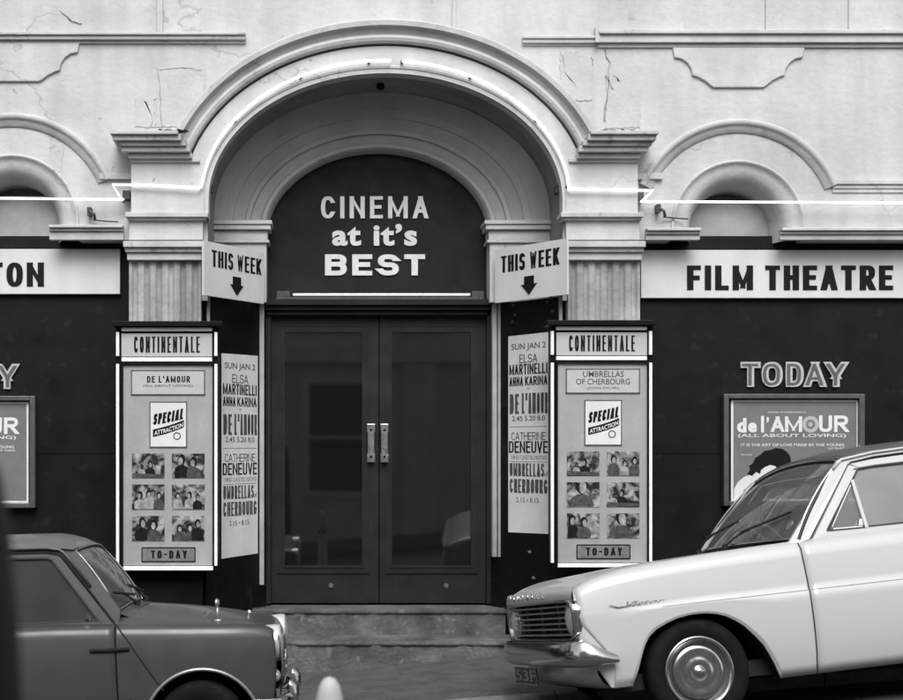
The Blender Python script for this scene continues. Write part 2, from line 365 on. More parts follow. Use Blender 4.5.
# main wall with notches for the porch and the two niches
def niche_pts(cx, cy, R, py_bot):
    pts = [(cx - R, py_bot)] + [ell(cx, cy, R, R, PI - PI * i / 28) for i in range(29)] + [(cx + R, py_bot)]
    return pts
NL, NR = (12, 221, 236), (738, 227, 240)
zb_l = PZ(238, 0)
outer = [(XL, ZB), ]
for p in niche_pts(NL[0], NL[1], 66, 240): outer.append(W0(p))
outer.append(W0((202, 240)))
outer += [W0(ell(385, 200, 186, 136, PI - PI * i / 48)) for i in range(49)]
outer.append(W0((568, 240)))
for p in niche_pts(NR[0], NR[1], 66, 240): outer.append(W0(p))
outer += [(XR, ZB), (XR, ZT), (XL, ZT)]
bm = nb(); prismy(bm, outer, 0.0, 0.45)
B('upper_wall', bm, 'stucco')

# niches: splayed reveal, dark top, pale infill
for cx, cy, pb in (NL, NR):
    bm = nb()
    A = [P(x, y, 0) - Vector((0, .006, 0)) for x, y in niche_pts(cx, cy, 66, 240)]
    rows = [[Vector((PX(x, 0), yy_, PZ(y, 0))) for x, y in niche_pts(cx, cy, R_, 240)] for R_, yy_ in ((67.2, -.002), (66.8, -.016), (64.6, -.016))]
    for k in range(9):
        R, y = ((63.5, .002), (58, .010), (53, .024), (49.5, .045), (47, .075), (45, .115), (43.3, .165), (42, .215), (41.2, .262))[k]
        s = S(y) / S(0)
        rows.append([Vector((PX(x, 0), y, PZ(yy, 0))) for x, yy in niche_pts(cx, cy, R, 240)])
    rows.append([Vector((PX(x, 0), .44, PZ(yy, 0))) for x, yy in niche_pts(cx, cy, 41, 240)])
    strip(bm, rows); B('niche_reveal', bm, 'stucco', smooth=True, recalc=False)
    bm = nb(); box(bm, PX(cx - 42, 0), PX(cx + 42, 0), .40, .44, ZB - .02, PZ(cy - 44, 0)); B('niche_back', bm, 'nicheback')
    bm = nb(); box(bm, PX(cx - 44, 0), PX(cx + 44, 0), .27, .31, ZB - .02, PZ(cy - 31, 0)); B('niche_panel', bm, 'nichepanel')
    # hood mould rings
    bm = nb()
    prof = [(94, 0.0), (94.3, -.012), (97, -.012), (98, -.022), (101.5, -.022), (102, -.036), (106.2, -.038), (107.5, -.03), (108, 0)]
    t1 = math.asin((cy - (cy - 45)) / 107)
    rows = [[Vector((PX(cx + R * math.cos(t), 0), y, PZ(cy - R * math.sin(t), 0))) for t in [PI * .87 - (PI * .74) * i / 48 for i in range(49)]] for R, y in prof]
    strip(bm, rows); B('hood_mould', bm, 'stucco', smooth=True)
# horizontal mouldings running from the hood moulds
def moulding(name, x0, x1, segs, m='stucco', lift=0):
    """segs: (y0px, y1px, depth) slabs in the plane of the wall"""
    bm = nb()
    for a, b_, d in segs: box(bm, x0, x1, -d, 0.02, PZ(b_, 0), PZ(a, 0))
    return B(name, bm, m, bevel=.006)
moulding('band_mould', PX(832, 0), XR, [(180, 185, .038), (185, 189, .022), (189, 193, .012)])
moulding('band_mould', XL, PX(-85, 0), [(174, 179, .038), (179, 183, .022), (183, 187, .012)])
for a, b_ in ((114, 128), (642, 656)):     # bit of moulding between hood mould and pilaster
    moulding('band_mould', PX(a - 14, 0), PX(b_ + 6, 0), [(174, 180, .035)])
for a, b_, yy in ((50, 124, 226), (645, 699, 229), (779, 2000, 229)):
    x1 = XR if b_ > 1000 else PX(b_, 0)
    moulding('impost_ledge', PX(a, 0), x1, [(yy, yy + 3, .075), (yy + 3, yy + 6, .05), (yy + 6, 240.5, .03)])
moulding('impost_ledge', XL, PX(-28, 0), [(226, 229, .075), (229, 232, .05), (232, 240.5, .03)])
# string course and aprons
moulding('string_course', XL, PX(246, 0), [(34, 37, .07), (37, 41, .05), (41, 44, .02)])
moulding('string_course', PX(522, 0), PX(597, 0), [(37, 40, .05), (40, 44, .035), (44, 46, .015)])
moulding('string_course', PX(597.5, 0), XR, [(32, 36, .075), (36, 44, .05), (44, 48, .02)])
bm = nb(); box(bm, PX(594, 0), PX(598.5, 0), -.06, .02, PZ(44, 0), PZ(29, 0)); B('rain_pipe_stub', bm, 'stucco')
def apron(cx, top, bot):
    hw = 66; half = [(hw, top), (hw - 2, top + 10)]
    half += [(hw - 2 - 18 * math.sin(t * PI / 2), top + 10 + 18 * (1 - math.cos(t * PI / 2))) for t in (.25, .5, .75, 1)]
    half += [(42, top + 29), (34, top + 33), (29, top + 37), (25, bot)]
    pts = [(cx + a, b_) for a, b_ in half] + [(cx - a, b_) for a, b_ in half[::-1]]
    bm = nb(); prismy(bm, [W0(p) for p in pts], -.022, .01)
    o = B('apron_panel', bm, 'stucco', bevel=.008)
apron(738, 48, 88); apron(14, 43, 82)
# shallow verticals of the upper storey
for a, b_ in ((157, 163), (452, 456), (765, 782), (848, 852)):
    bm = nb(); box(bm, PX(a, 0), PX(b_, 0), -.016, .01, PZ(31 if a > 500 else 33, 0), ZT - .1); B('upper_fillet', bm, 'stucco', bevel=.006)
# cracked, patched plaster above the caps
for x0, x1, y0, y1 in ((157, 205, 68, 127), (136, 155, 98, 127), (560, 592, 52, 100), (606, 640, 66, 128)):
    bm = nb(); n = 14; pts = []
    for i in range(n):
        pts.append((x0 + (x1 - x0) * i / n + random.uniform(-1.2, 1.2), y0 + random.uniform(-1.5, 1.5)))
    for i in range(n): pts.append((x1 + random.uniform(-1.5, 1.5), y0 + (y1 - y0) * i / n))
    for i in range(n): pts.append((x1 - (x1 - x0) * i / n, y1 + random.uniform(-1, 1)))
    for i in range(n): pts.append((x0 + random.uniform(-1.2, 1.2), y1 - (y1 - y0) * i / n))
    prismy(bm, [W0(p) for p in pts], -.006, .01); B('plaster_patch', bm, 'patch')
def crack(pts, w=.9):
    bm = nb(); out = []; back = []
    q = []
    for (a, b_), (c, d) in zip(pts, pts[1:]):
        for i in range(5): q.append((a + (c - a) * i / 5 + random.uniform(-1, 1) * 1.3, b_ + (d - b_) * i / 5 + random.uniform(-1, 1)))
    for x, y in q:
        ww = w * random.uniform(.15, .95); out.append((x - ww / 2, y)); back.append((x + ww / 2, y + .3))
    prismy(bm, [W0(p) for p in out + back[::-1]], -.0085, .005); B('plaster_crack', bm, 'crack')
crack([(158, 68), (160, 100), (166, 150)]); crack([(158, 70), (186, 68), (204, 70)], .5); crack([(597, 34), (610, 62), (608, 92), (604, 128)], 1.8); crack([(562, 55), (564, 72), (580, 92)], 1)
crack([(590, 56), (594, 68)], 2.2); crack([(607, 76), (613, 92)], 2.6); crack([(145, 100), (152, 118), (150, 128)], .6); crack([(614, 75), (622, 84)], .5)
crack([(60, 10), (72, 22), (84, 24)], .4)

# great arch
def ring_rows(prof, n=72, down=None, clip=None):
    rows = []
    for o_, y in prof:
        a, b_ = 177 + o_ * .93, 127 + o_
        if clip is not None: t0 = math.asin(max(0, min(1, (200 - clip) / b_)))
        else: t0 = 0
        r = []
        if down: r.append(Vector((PX(387 - a - 0, -.12) if 0 else PX(385.5 - a, -.12), y, PZ(down, -.12))))
        for i in range(n + 1):
            t = PI - t0 - (PI - 2 * t0) * i / n
            x, z = ell(385.5, 200, a, b_, t); r.append(Vector((PX(x, -.12), y, PZ(z, -.12))))
        if down: r.append(Vector((PX(385.5 + a, -.12), y, PZ(down, -.12))))
        rows.append(r)
    return rows
bm = nb(); strip(bm, ring_rows([(0, .02), (0, -.12), (4, -.12), (5, -.128), (7, -.128), (8, -.12), (27, -.12), (27, -.05)], down=213)); B('arch_fascia', bm, 'stucco')
bm = nb(); strip(bm, ring_rows([(26.5, -.04), (29.5, -.04), (29.6, -.15), (31, -.165), (34, -.175), (36.5, -.17), (36.6, -.15), (38, -.15), (42, -.165), (44.5, -.19), (44.7, -.215), (49.5, -.22), (51.5, -.19), (53, -.11), (53.2, .01)], clip=150))
B('archivolt', bm, 'stucco', smooth=False)
# soffit (underside of the deep arch), down to the imposts
def porch(a, b_, y, cy=200, n=72, down=262, cx=None):
    Xc = PX(385.5, -.12); s = S(-.12); r = []
    r.append(Vector((Xc - a / s, y, PZ(down, -.12))))
    for i in range(n + 1):
        t = PI - PI * i / n
        r.append(Vector((Xc + a / s * math.cos(t), y, PZ(cy, -.12) + b_ / s * math.sin(t))))
    r.append(Vector((Xc + a / s, y, PZ(down, -.12))))
    return r
bm = nb(); strip(bm, [porch(177.3, 127.3, -.1), porch(177.3, 127.3, .58)]); B('arch_soffit', bm, 'darkst', smooth=True)  # soffit stucco is darker than the wall, with paler blotches
# inner order
YI = .66; sI = S(YI); Xi = PX(378, YI)
def inner(a, b_, y, cyz, n=64, down=None):
    r = []
    for i in range(n + 1):
        t = PI - PI * i / n
        r.append(Vector((Xi + a * math.cos(t), y, cyz + b_ * math.sin(t))))
    if down is not None: r = [Vector((Xi - a, y, down))] + r + [Vector((Xi + a, y, down))]
    return r
zo = PZ(200, -.12); zi = PZ(238, YI); ai, bi = 111 / sI, 86 / sI; ao, bo = 1.43, 127.3 / S(-.12)
rows = []
prof = [(0, .50), (.30, .53), (.31, .545), (.42, .56), (.43, .585), (.62, .60), (.63, .585), (.70, .585), (.71, .62), (.86, .64), (.88, .61), (.94, .60), (.97, .63), (1.0, .70), (1.0, .80)]
for t, y in prof: rows.append(inner(ao + (ai - ao) * t, bo + (bi - bo) * t, y, zo + (zi - zo) * t, down=PZ(238, .55)))
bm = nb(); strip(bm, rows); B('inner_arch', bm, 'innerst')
# imposts and piers of the inner order
for sgn, xa, xb in ((-1, PX(385.5, -.12) - 1.42, PX(268, .62)), (1, PX(385.5, -.12) + 1.42, PX(487, .62))):
    x0, x1 = min(xa, xb), max(xa, xb)
    for k, (ya, yb, d) in enumerate(((221, 225, .05), (225, 230, .035), (230, 240, .0), (240, 243, .02))):
        bm = nb(); e = d * .8
        box(bm, x0 - (0 if sgn < 0 else e), x1 + (e if sgn < 0 else 0), .50 - d, .78, PZ(yb, .5), PZ(ya, .5) - (.001 if k else 0))
        B('impost_mould', bm, 'stucco', bevel=.006)
    bm = nb(); box(bm, x0 + (.0 if sgn < 0 else .01), x1 - (.01 if sgn < 0 else 0), .505, .78, PZ(302, .5), PZ(242.9, .5)); B('inner_pier', bm, 'stucco')
# jambs of the soffit below the springing
for x0, x1 in ((196, 207.5), (563.4, 575)):
    bm = nb(); box(bm, PX(x0, -.12), PX(x1, -.12), -.085, .6, PZ(300, -.12), PZ(213.5, -.12)); B('arch_jamb', bm, 'stucco')
# pilasters
def pil(sg):
    def X2(a, b_):   # coordinates measured on the left one, mirrored about 385
        return (a, b_) if sg < 0 else (770 - b_ - 1, 770 - a - 1)
    rt = B('pilaster', bxp(nb(), *X2(131, 203), 162, 213, -.13, .02), 'stucco', bevel=.004)
    def part(n, a, b_, y0, y1, yf, yb=.0, m='stucco', bev=.006):
        x0, x1 = X2(a, b_); bm = nb(); bxp(bm, x0, x1, y0, y1, yf, yb); return obj(n, bm, M[m], rt, bevel=bev)
    part('cap_cornice', 110, 178, 130, 134, -.34, m='grime'); part('cap_cornice', 112.5, 181, 134, 140, -.31, m='grime'); part('cap_cornice', 117, 186, 140, 145.5, -.27, m='grime')
    part('cap_cornice', 121, 190, 145.5, 151.5, -.24, m='grime'); part('cap_cornice', 128, 192, 153, 158, -.19); part('cap_cornice', 130, 200, 158, 162, -.155)
    part('necking', 125, 208, 212, 217, -.20, m='grime'); part('necking', 127, 206, 217, 220, -.175); part('block', 129, 203, 220, 240, -.14)
    part('capital', 123, 204, 241, 247, -.22, m='grime'); part('capital', 125, 203, 247, 252, -.19, m='grime'); part('capital', 127, 202, 252, 260, -.165)
    # fluted shaft
    x0, x1 = X2(129, 201); y = -.12; n = 6; pts = [(PX(x0, y), .05)]
    for i in range(n):
        a = PX(x0, y) + (PX(x1, y) - PX(x0, y)) * i / n; w = (PX(x1, y) - PX(x0, y)) / n
        pts.append((a, y)); pts.append((a + w * .22, y))
        for k in range(1, 6): pts.append((a + w * .22 + w * .56 * k / 6, y + .022 * math.sin(PI * k / 6)))
        pts.append((a + w * .78, y))
    pts += [(PX(x1, y), y), (PX(x1, y), .05)]
    bm = nb(); z0, z1 = PZ(322, y), PZ(260, y)
    prism(bm, pts, lambda a, b_: (a, b_, z1), lambda a, b_: (a, b_, z0)); obj('fluted_shaft', bm, M['flute'], rt)
    # dark painted pedestal, hidden mostly by the poster case
    bm = nb(); box(bm, PX(x0, y) - .01, PX(x1, y) + .01, -.14, .2, -.6, PZ(323, y)); obj('pedestal', bm, M['dark'], rt)
    bm = nb(); a, b_ = X2(207, 210); box(bm, PX(a, 0), PX(b_, 0), -.02, .02, PZ(323, 0), PZ(296, 0)); obj('edge_strip', bm, M['archpost'], rt)
pil(-1); pil(1)

# dark shop front walls with a recessed plane and joint line
for x0, x1 in ((XL, PX(203, .2)), (PX(567, .2), XR)):
    bm = nb(); box(bm, x0, x1, .20, .42, PZ(453.5, .2), PZ(236, .2)); box(bm, x0, x1, .20, .42, -1.0, PZ(454.3, .2)); box(bm, x0, x1, .206, .42, PZ(454.3, .2), PZ(453.5, .2))
    B('shopfront_wall', bm, 'dark')
    bm = nb(); box(bm, x0, x1, .16, .2, -1.0, PZ(640, .2)); B('plinth', bm, 'black')
# splayed jamb panels
def splay(sg):
    return (Vector((PX(206, -.03), -.03, 0)), Vector((PX(266, .68), .68, 0))) if sg < 0 else (Vector((PX(566, -.03), -.03, 0)), Vector((PX(491, .68), .68, 0)))
def on_splay(sg, px, py, lift=0.0):
    A, Bq = splay(sg); d = Bq - A; n = Vector((d.y, -d.x, 0)).normalized()
    if n.y > 0: n = -n
    A = A + n * lift; C = Vector((0, -D, 0)); r = Vector(((px - XV) / F, 1, 0))
    # C + t r on line A + k d
    det = r.x * (-d.y) - r.y * (-d.x)
    t = ((A.x - C.x) * (-d.y) - (A.y - C.y) * (-d.x)) / det
    q = C + r * t; q.z = H + (YH - py) / F * t
    return q
for sg in (-1, 1):
    A, Bq = splay(sg); d = (Bq - A).normalized(); n = Vector((d.y, -d.x, 0)); n = n if n.y < 0 else -n
    bm = nb(); q = [A, Bq, Bq - n * .05, A - n * .05]
    lo = [bm.verts.new((p.x, p.y, -.6)) for p in q]; hi = [bm.verts.new((p.x, p.y, PZ(300, .3))) for p in q]
    bm.faces.new(lo); bm.faces.new(hi)
    for i in range(4): bm.faces.new((lo[i], lo[(i + 1) % 4], hi[(i + 1) % 4], hi[i]))
    B('jamb_panel', bm, 'dark')
# pale architrave strips either side of the doors
for a, b_, y1 in ((258.5, 264, 585), (492.5, 497, 557), (498, 503, 557)):
    bm = nb(); yy = .60 if a < 300 else .585; box(bm, PX(a, yy), PX(b_, yy), yy, .70, PZ(y1, yy), PZ(301, yy)); B('architrave', bm, 'archpost', bevel=.003)

# tympanum with its lettering
YT = .74
bm = nb(); pts = [(Xi + 1.0, PZ(300, YT)), (Xi + 1.0, PZ(150, YT) + .05), (Xi - 1.0, PZ(150, YT) + .05), (Xi - 1.0, PZ(300, YT))]
prismy(bm, pts, YT, YT + .06); ty = B('tympanum', bm, 'tymp')
bm = nb()
sign_px(bm, 'CINEMA', 321, 428, 196.5, 218.5, YT - .001, th=.012, tx=.19, ty=.15, gap=.24)
obj('lettering', bm, M['letter'], ty); bm = nb()
text_px(bm, 'at it\u2019s', 332, 417, 224, 246, YT - .001, th=.012, bold=.035, space=1.1)
obj('lettering', bm, M['letter'], ty); bm = nb()
sign_px(bm, 'BEST', 325, 425, 254.5, 275.5, YT - .001, th=.012, tx=.30, ty=.22, gap=.26)
obj('lettering', bm, M['letter'], ty)
# transom and door case
bm = nb()
bxp(bm, 262, 492, 299, 305, .60, .8); bxp(bm, 264, 490, 305.5, 310, .635, .8); bxp(bm, 266, 488, 310.5, 315, .67, .8)
B('transom', bm, 'tymp', bevel=.004)
for a, b_ in ((264, 271), (487, 492)):
    bm = nb(); bxp(bm, a, b_, 315, 604, .70, .85); B('door_case', bm, 'door', bevel=.003)
bm = nb(); box(bm, -1.2, 2.2, .9, .95, 0, 4.6); B('inner_wall', bm, 'black')
for sg, x0, x1, g0, g1, hx in ((-1, 271.5, 378.6, 283, 364, 371), (1, 379.6, 487, 390, 473, 384.5)):
    yd = .76
    bm = nb()
    bxp(bm, x0, g0, 316, 603, yd, yd + .045); bxp(bm, g1, x1, 316, 603, yd, yd + .045)
    bxp(bm, g0, g1, 316, 330, yd, yd + .045); bxp(bm, g0, g1, 568, 603, yd, yd + .045)
    bmesh.ops.remove_doubles(bm, verts=bm.verts, dist=1e-5)
    dr = B('door', bm, 'door')
    bm = nb()     # glazing bead
    for a in ((g0, g0 + 2, 330, 568), (g1 - 2, g1, 330, 568), (g0 + 2, g1 - 2, 330, 332), (g0 + 2, g1 - 2, 566, 568)): bxp(bm, *a, yd - .006, yd + .03)
    bxp(bm, g0 - 5, g1 + 5, 571.5, 573.5, yd - .012, yd)
    bxp(bm, g0 - 4, g1 + 4, 325.5, 326.5, yd - .004, yd); bxp(bm, g0 - 5, g0 - 4, 325, 571, yd - .004, yd); bxp(bm, g1 + 4, g1 + 5, 325, 571, yd - .004, yd)
    obj('glazing_bead', bm, M['door'], dr)
    bm = nb(); bxp(bm, g0 + 1.5, g1 - 1.5, 331, 567, yd + .018, yd + .024); obj('glass_pane', bm, M['doorglass'], dr)
    bm = nb()
    hy = yd - .012; bxp(bm, hx - 4, hx + 4, 424, 432, hy, yd); bxp(bm, hx - 4, hx + 4, 454, 462.5, hy, yd)
    bxp(bm, hx - 3.2, hx + 3.2, 424, 462, yd - .055, yd - .035); bxp(bm, hx - 3, hx + 3, 425, 431, yd - .04, hy); bxp(bm, hx - 3, hx + 3, 455, 461, yd - .04, hy)
    hd = obj('handle', bm, M['steel'], dr, bevel=.003)
    bm = nb()
    for py in (430, 457): disc(bm, P(hx, py, yd - .057), (0, 1, 0), .011, .006, 12)
    obj('bolt_hole', bm, M['black'], hd)
    bm = nb(); disc(bm, P(331 if sg < 0 else 446, 585.5, yd - .003), (0, 1, 0), .02, .012, 20); obj('lock', bm, M['steel'], dr)
# steps
bm = nb()
z1 = H - (608 - YH) / S(.56); z2 = H - (641 - YH) / S(.136)
pts = [(PX(252, .45), .45), (PX(506, .45), .45), (PX(492, .8), .8), (PX(262, .8), .8)]
prism(bm, pts, lambda a, b_: (a, b_, z1), lambda a, b_: (a, b_, -.4)); B('upper_step', bm, 'step', bevel=.012)
bm = nb(); pts = [(PX(236, .0), -.0), (PX(530, .0), -.0), (PX(530, .0), .449), (PX(236, .0), .449)]
z2 = H - (642 - YH) / S(0)
prism(bm, pts, lambda a, b_: (a, b_, z2), lambda a, b_: (a, b_, -.5)); B('lower_step', bm, 'step', bevel=.016)
for pts_, zz in (([(PX(251.5, .44), .43), (PX(506.5, .44), .43), (PX(506.5, .44), .56), (PX(251.5, .44), .56)], z1), ([(PX(235.5, 0), -.022), (PX(530.5, 0), -.022), (PX(530.5, 0), .2), (PX(235.5, 0), .2)], z2)):
    rn = random.Random(5); a_, b__, c_, d_ = pts_; amp = .006 if zz == z2 else .003
    pts_ = [(a_[0] + (b__[0] - a_[0]) * i / 60, a_[1] + rn.uniform(-.2, 1) * amp + (amp * 2.2 if rn.random() < .18 else 0)) for i in range(61)] + [c_, d_]
    bm = nb(); prism(bm, pts_, lambda a, b_: (a, b_, zz + .003), lambda a, b_: (a, b_, zz - (.03 if zz == z2 else .035))); B('step_nosing', bm, 'step', bevel=.012)
# soot and moss lumps on top of the caps
for x0, x1 in ((150, 186), (596, 640)):
    rn = random.Random(int(x0))
    for k in range(9):
        px = rn.uniform(x0, x1); r_ = rn.uniform(.008, .022); bm = nb(); bmesh.ops.create_icosphere(bm, subdivisions=2, radius=1)
        for v in bm.verts: v.co = Vector((v.co.x * r_ * 1.6 * rn.uniform(.8, 1.2), v.co.y * r_, v.co.z * r_ * .7 * rn.uniform(.7, 1.2))) + Vector((PX(px, -.34), -.325 + rn.uniform(0, .06), PZ(130, -.34)))
        B('moss_clump', bm, 'lampgrey', smooth=True)
bm = nb(); box(bm, XL, XR, -.10, .02, ZT - .25, ZT); box(bm, XL, XR, -.18, .02, ZT, ZT + .12); box(bm, XL, XR, 0, 4, ZT + .12, ZT + .2); B('top_cornice', bm, 'stucco')
bm = nb(); box(bm, XL, XR, 4, 4.2, -1, ZT + .2); box(bm, XL - .2, XL, 0, 4.2, -1, ZT + .2); box(bm, XR, XR + .2, 0, 4.2, -1, ZT + .2); B('rear_wall', bm, 'stucco')

# ------------------------------------------------------------------ signs
def signboard(x0, x1, y0, y1, txt, tx0, tx1, ty0, ty1, label):
    X0 = x0 if abs(x0) < 50 and isinstance(x0, float) else PX(x0, .15)
    X1 = x1 if isinstance(x1, float) else PX(x1, .15)
    t = thing('fascia_sign', label, 'sign', ((X0 + X1) / 2, .15, PZ(y1, .15)), 'fascia signs over the shop front')
    bm = nb(); box(bm, X0, X1, .15, .197, PZ(y1, .15), PZ(y0, .15)); obj('board', bm, M['board'], t, bevel=.003)
    bm = nb(); sign_px(bm, txt, tx0, tx1, ty0, ty1, .149, th=.004, tx=.26, ty=.18, gap=.16); obj('lettering', bm, M['ink'], t)
signboard(-4.6, 120, 249, 294, 'BRIGHTON', -103, 44, 262.5, 286.5, 'long white fascia board left of the arch whose black letters end in TON')
signboard(641, 6.4, 250, 298, 'FILM THEATRE', 687, 893, 265.5, 290, 'long white fascia board reading FILM THEATRE right of the arch')

# THIS WEEK signs on the splayed jambs
def week(sg, n0, n1, f0, f1, side):
    q = [on_splay(sg, *n0, .15), on_splay(sg, *n1, .15), on_splay(sg, *f0, .15), on_splay(sg, *f1, .15)]   # near top/bottom, far top/bottom
    if sg > 0: O, E, T = q[3], q[1], q[2]
    else: O, E, T = q[1], q[3], q[0]
    ex = (E - O); w = ex.length; ex.z = 0; ex.normalize(); ez = Vector((0, 0, 1)); h = (T - O).z
    n = ex.cross(ez).normalized()
    t = thing('week_sign', f'white board with THIS WEEK over a down arrow {side}', 'sign', tuple(O), 'this week arrow signs')
    def face(a, b_, l=0): return O + ex * a + ez * b_ + n * l
    bm = nb(); prism(bm, [(0, 0), (w, 0), (w, h), (0, h)], lambda a, b_: face(a, b_, 0), lambda a, b_: face(a, b_, -.02)); obj('board', bm, M['board'], t)
    k = .11 if sg < 0 else .09
    bm = nb(); sign_on(bm, 'THIS WEEK', O, ex, ez, w * (.12 if sg < 0 else .09), w * (.95 if sg < 0 else .9), h * .55, h * .86, th=.001, tx=.23, ty=.13, gap=.12, lift=.0005); obj('lettering', bm, M['ink'], t)
    cx = w * (.53 if sg < 0 else .49); bm = nb()
    a = .055; pts = [(-a, .37), (-a, .24), (-a * 1.65, .24), (0, .07), (a * 1.65, .24), (a, .24), (a, .37)]
    prism(bm, [(cx + p[0], h * .08 + (p[1] - .07) * .5) for p in pts], lambda a, b_: face(a, b_, .005), lambda a, b_: face(a, b_, .0005)); obj('arrow', bm, M['ink'], t)
week(-1, (204, 240.5), (204, 295), (264, 250), (264, 302), 'on the left reveal of the arch')
week(1, (567, 242), (567, 297), (495, 250), (495, 303), 'on the right reveal of the arch')

# bill posters on the splayed panels
def bill(sg, xn, xf, yt, yb, label):
    a, b_ = on_splay(sg, xn, yb, .004), on_splay(sg, xf, yb, .004)
    top = on_splay(sg, xn, yt, .004)
    O, E = (a, b_) if sg < 0 else (b_, a)
    ex = E - O; ex.z = 0; w = ex.length; ex.normalize(); ez = Vector((0, 0, 1)); h = top.z - a.z; O = Vector((O.x, O.y, a.z)); n = ex.cross(ez).normalized()
    t = thing('bill_poster', label, 'poster', tuple(O), 'bill posters on the porch sides')
    bm = nb(); prism(bm, [(0, -.01), (w, 0), (w, h), (0, h - .006)], lambda a, b_: O + ex * a + ez * b_ + n * .003, lambda a, b_: O + ex * a + ez * b_ - n * .001); obj('paper', bm, M['paper'], t)
    dk, md = 'ink', 'inkgrey'
    def tx(mm, s, l, r, t0, t1, bold=.03):
        bm_ = nb()
        if all(c in GL for c in s) and bold > .012: sign_on(bm_, s, O, ex, ez, w * l, w * r, h * (1 - t1), h * (1 - t0), th=.001, tx=min(.18, .08 + bold * 1.8), ty=min(.14, .08 + bold), gap=.09, lift=.0032)
        else: text_on(bm_, s, O, ex, ez, w * l, w * r, h * (1 - t1), h * (1 - t0), th=.001, bold=min(.01, bold), lift=.0032)
        obj('lettering', bm_, M[mm], t)
    tx(md, 'SUN JAN 2', .08, .92, .045, .085, .01); tx(dk, 'ELSA', .28, .72, .102, .145, .02)
    tx(dk, 'MARTINELLI', .03, .96, .150, .203, .07); tx(dk, 'ANNA', .03, .37, .214, .260, .08); tx(dk, 'KARINA', .42, .96, .214, .260, .06)
    tx(dk, '+', .46, .54, .265, .285, .02); tx(md, 'DE', .04, .27, .300, .402, .05); tx(md, "L'AMOUR", .34, .97, .298, .402, .08)
    tx(md, '2.45 5.20 8.0', .1, .9, .412, .438, .01)
    tx(dk, 'CATHERINE', .08, .92, .495, .535, .015); tx(dk, 'DENEUVE', .02, .97, .54, .600, .07); tx(md, 'NINO CASTELNUOVO', .08, .95, .612, .632, .02)
    tx(md, 'UMBRELLAS', .04, .88, .652, .718, .05); tx(md, 'of', .88, .97, .69, .715, .0); tx(md, 'CHERBOURG', .04, .96, .732, .802, .05); tx(md, '2.15 \u2022 8.15', .2, .75, .825, .85, .0)
    for k in (.468, .645):
        bb = nb(); prism(bb, [(w * .04, h * (1 - k)), (w * .96, h * (1 - k)), (w * .96, h * (1 - k) + .003), (w * .04, h * (1 - k) + .003)], lambda a, b_: O + ex * a + ez * b_ + n * .0045, lambda a, b_: O + ex * a + ez * b_ + n * .003); obj('printed_rule', bb, M['inkgrey'], t)
bill(-1, 221.5, 257.5, 352.5, 557.5, 'tall narrow typographic bill on the left reveal beside the left showcase')
bill(1, 549.5, 508.5, 332, 534, 'tall narrow typographic bill on the right reveal beside the right showcase')
# scraps left on the right panel
for k, (px, py) in enumerate(((514, 306), (513, 322), (515, 315), (551, 298), (553, 311), (548, 302), (530, 552), (534, 578))):
    q = on_splay(1, px, py, .004); bm = nb(); prism(bm, [(-.018, -.006), (.016, -.012), (.02, .01), (-.004, .016)], lambda a, b_: q + Vector((-a * .6, a * .7, b_)) + Vector((-.004, -.004, 0)), lambda a, b_: q + Vector((-a * .6, a * .7, b_)))
    o = obj('paper_scrap', bm, M['stillmid'] if k < 6 else M['inkmid']); tag(o, 'torn scrap of paper on the dark right reveal around the bill poster', 'paper scrap', 'torn scraps on the right reveal')

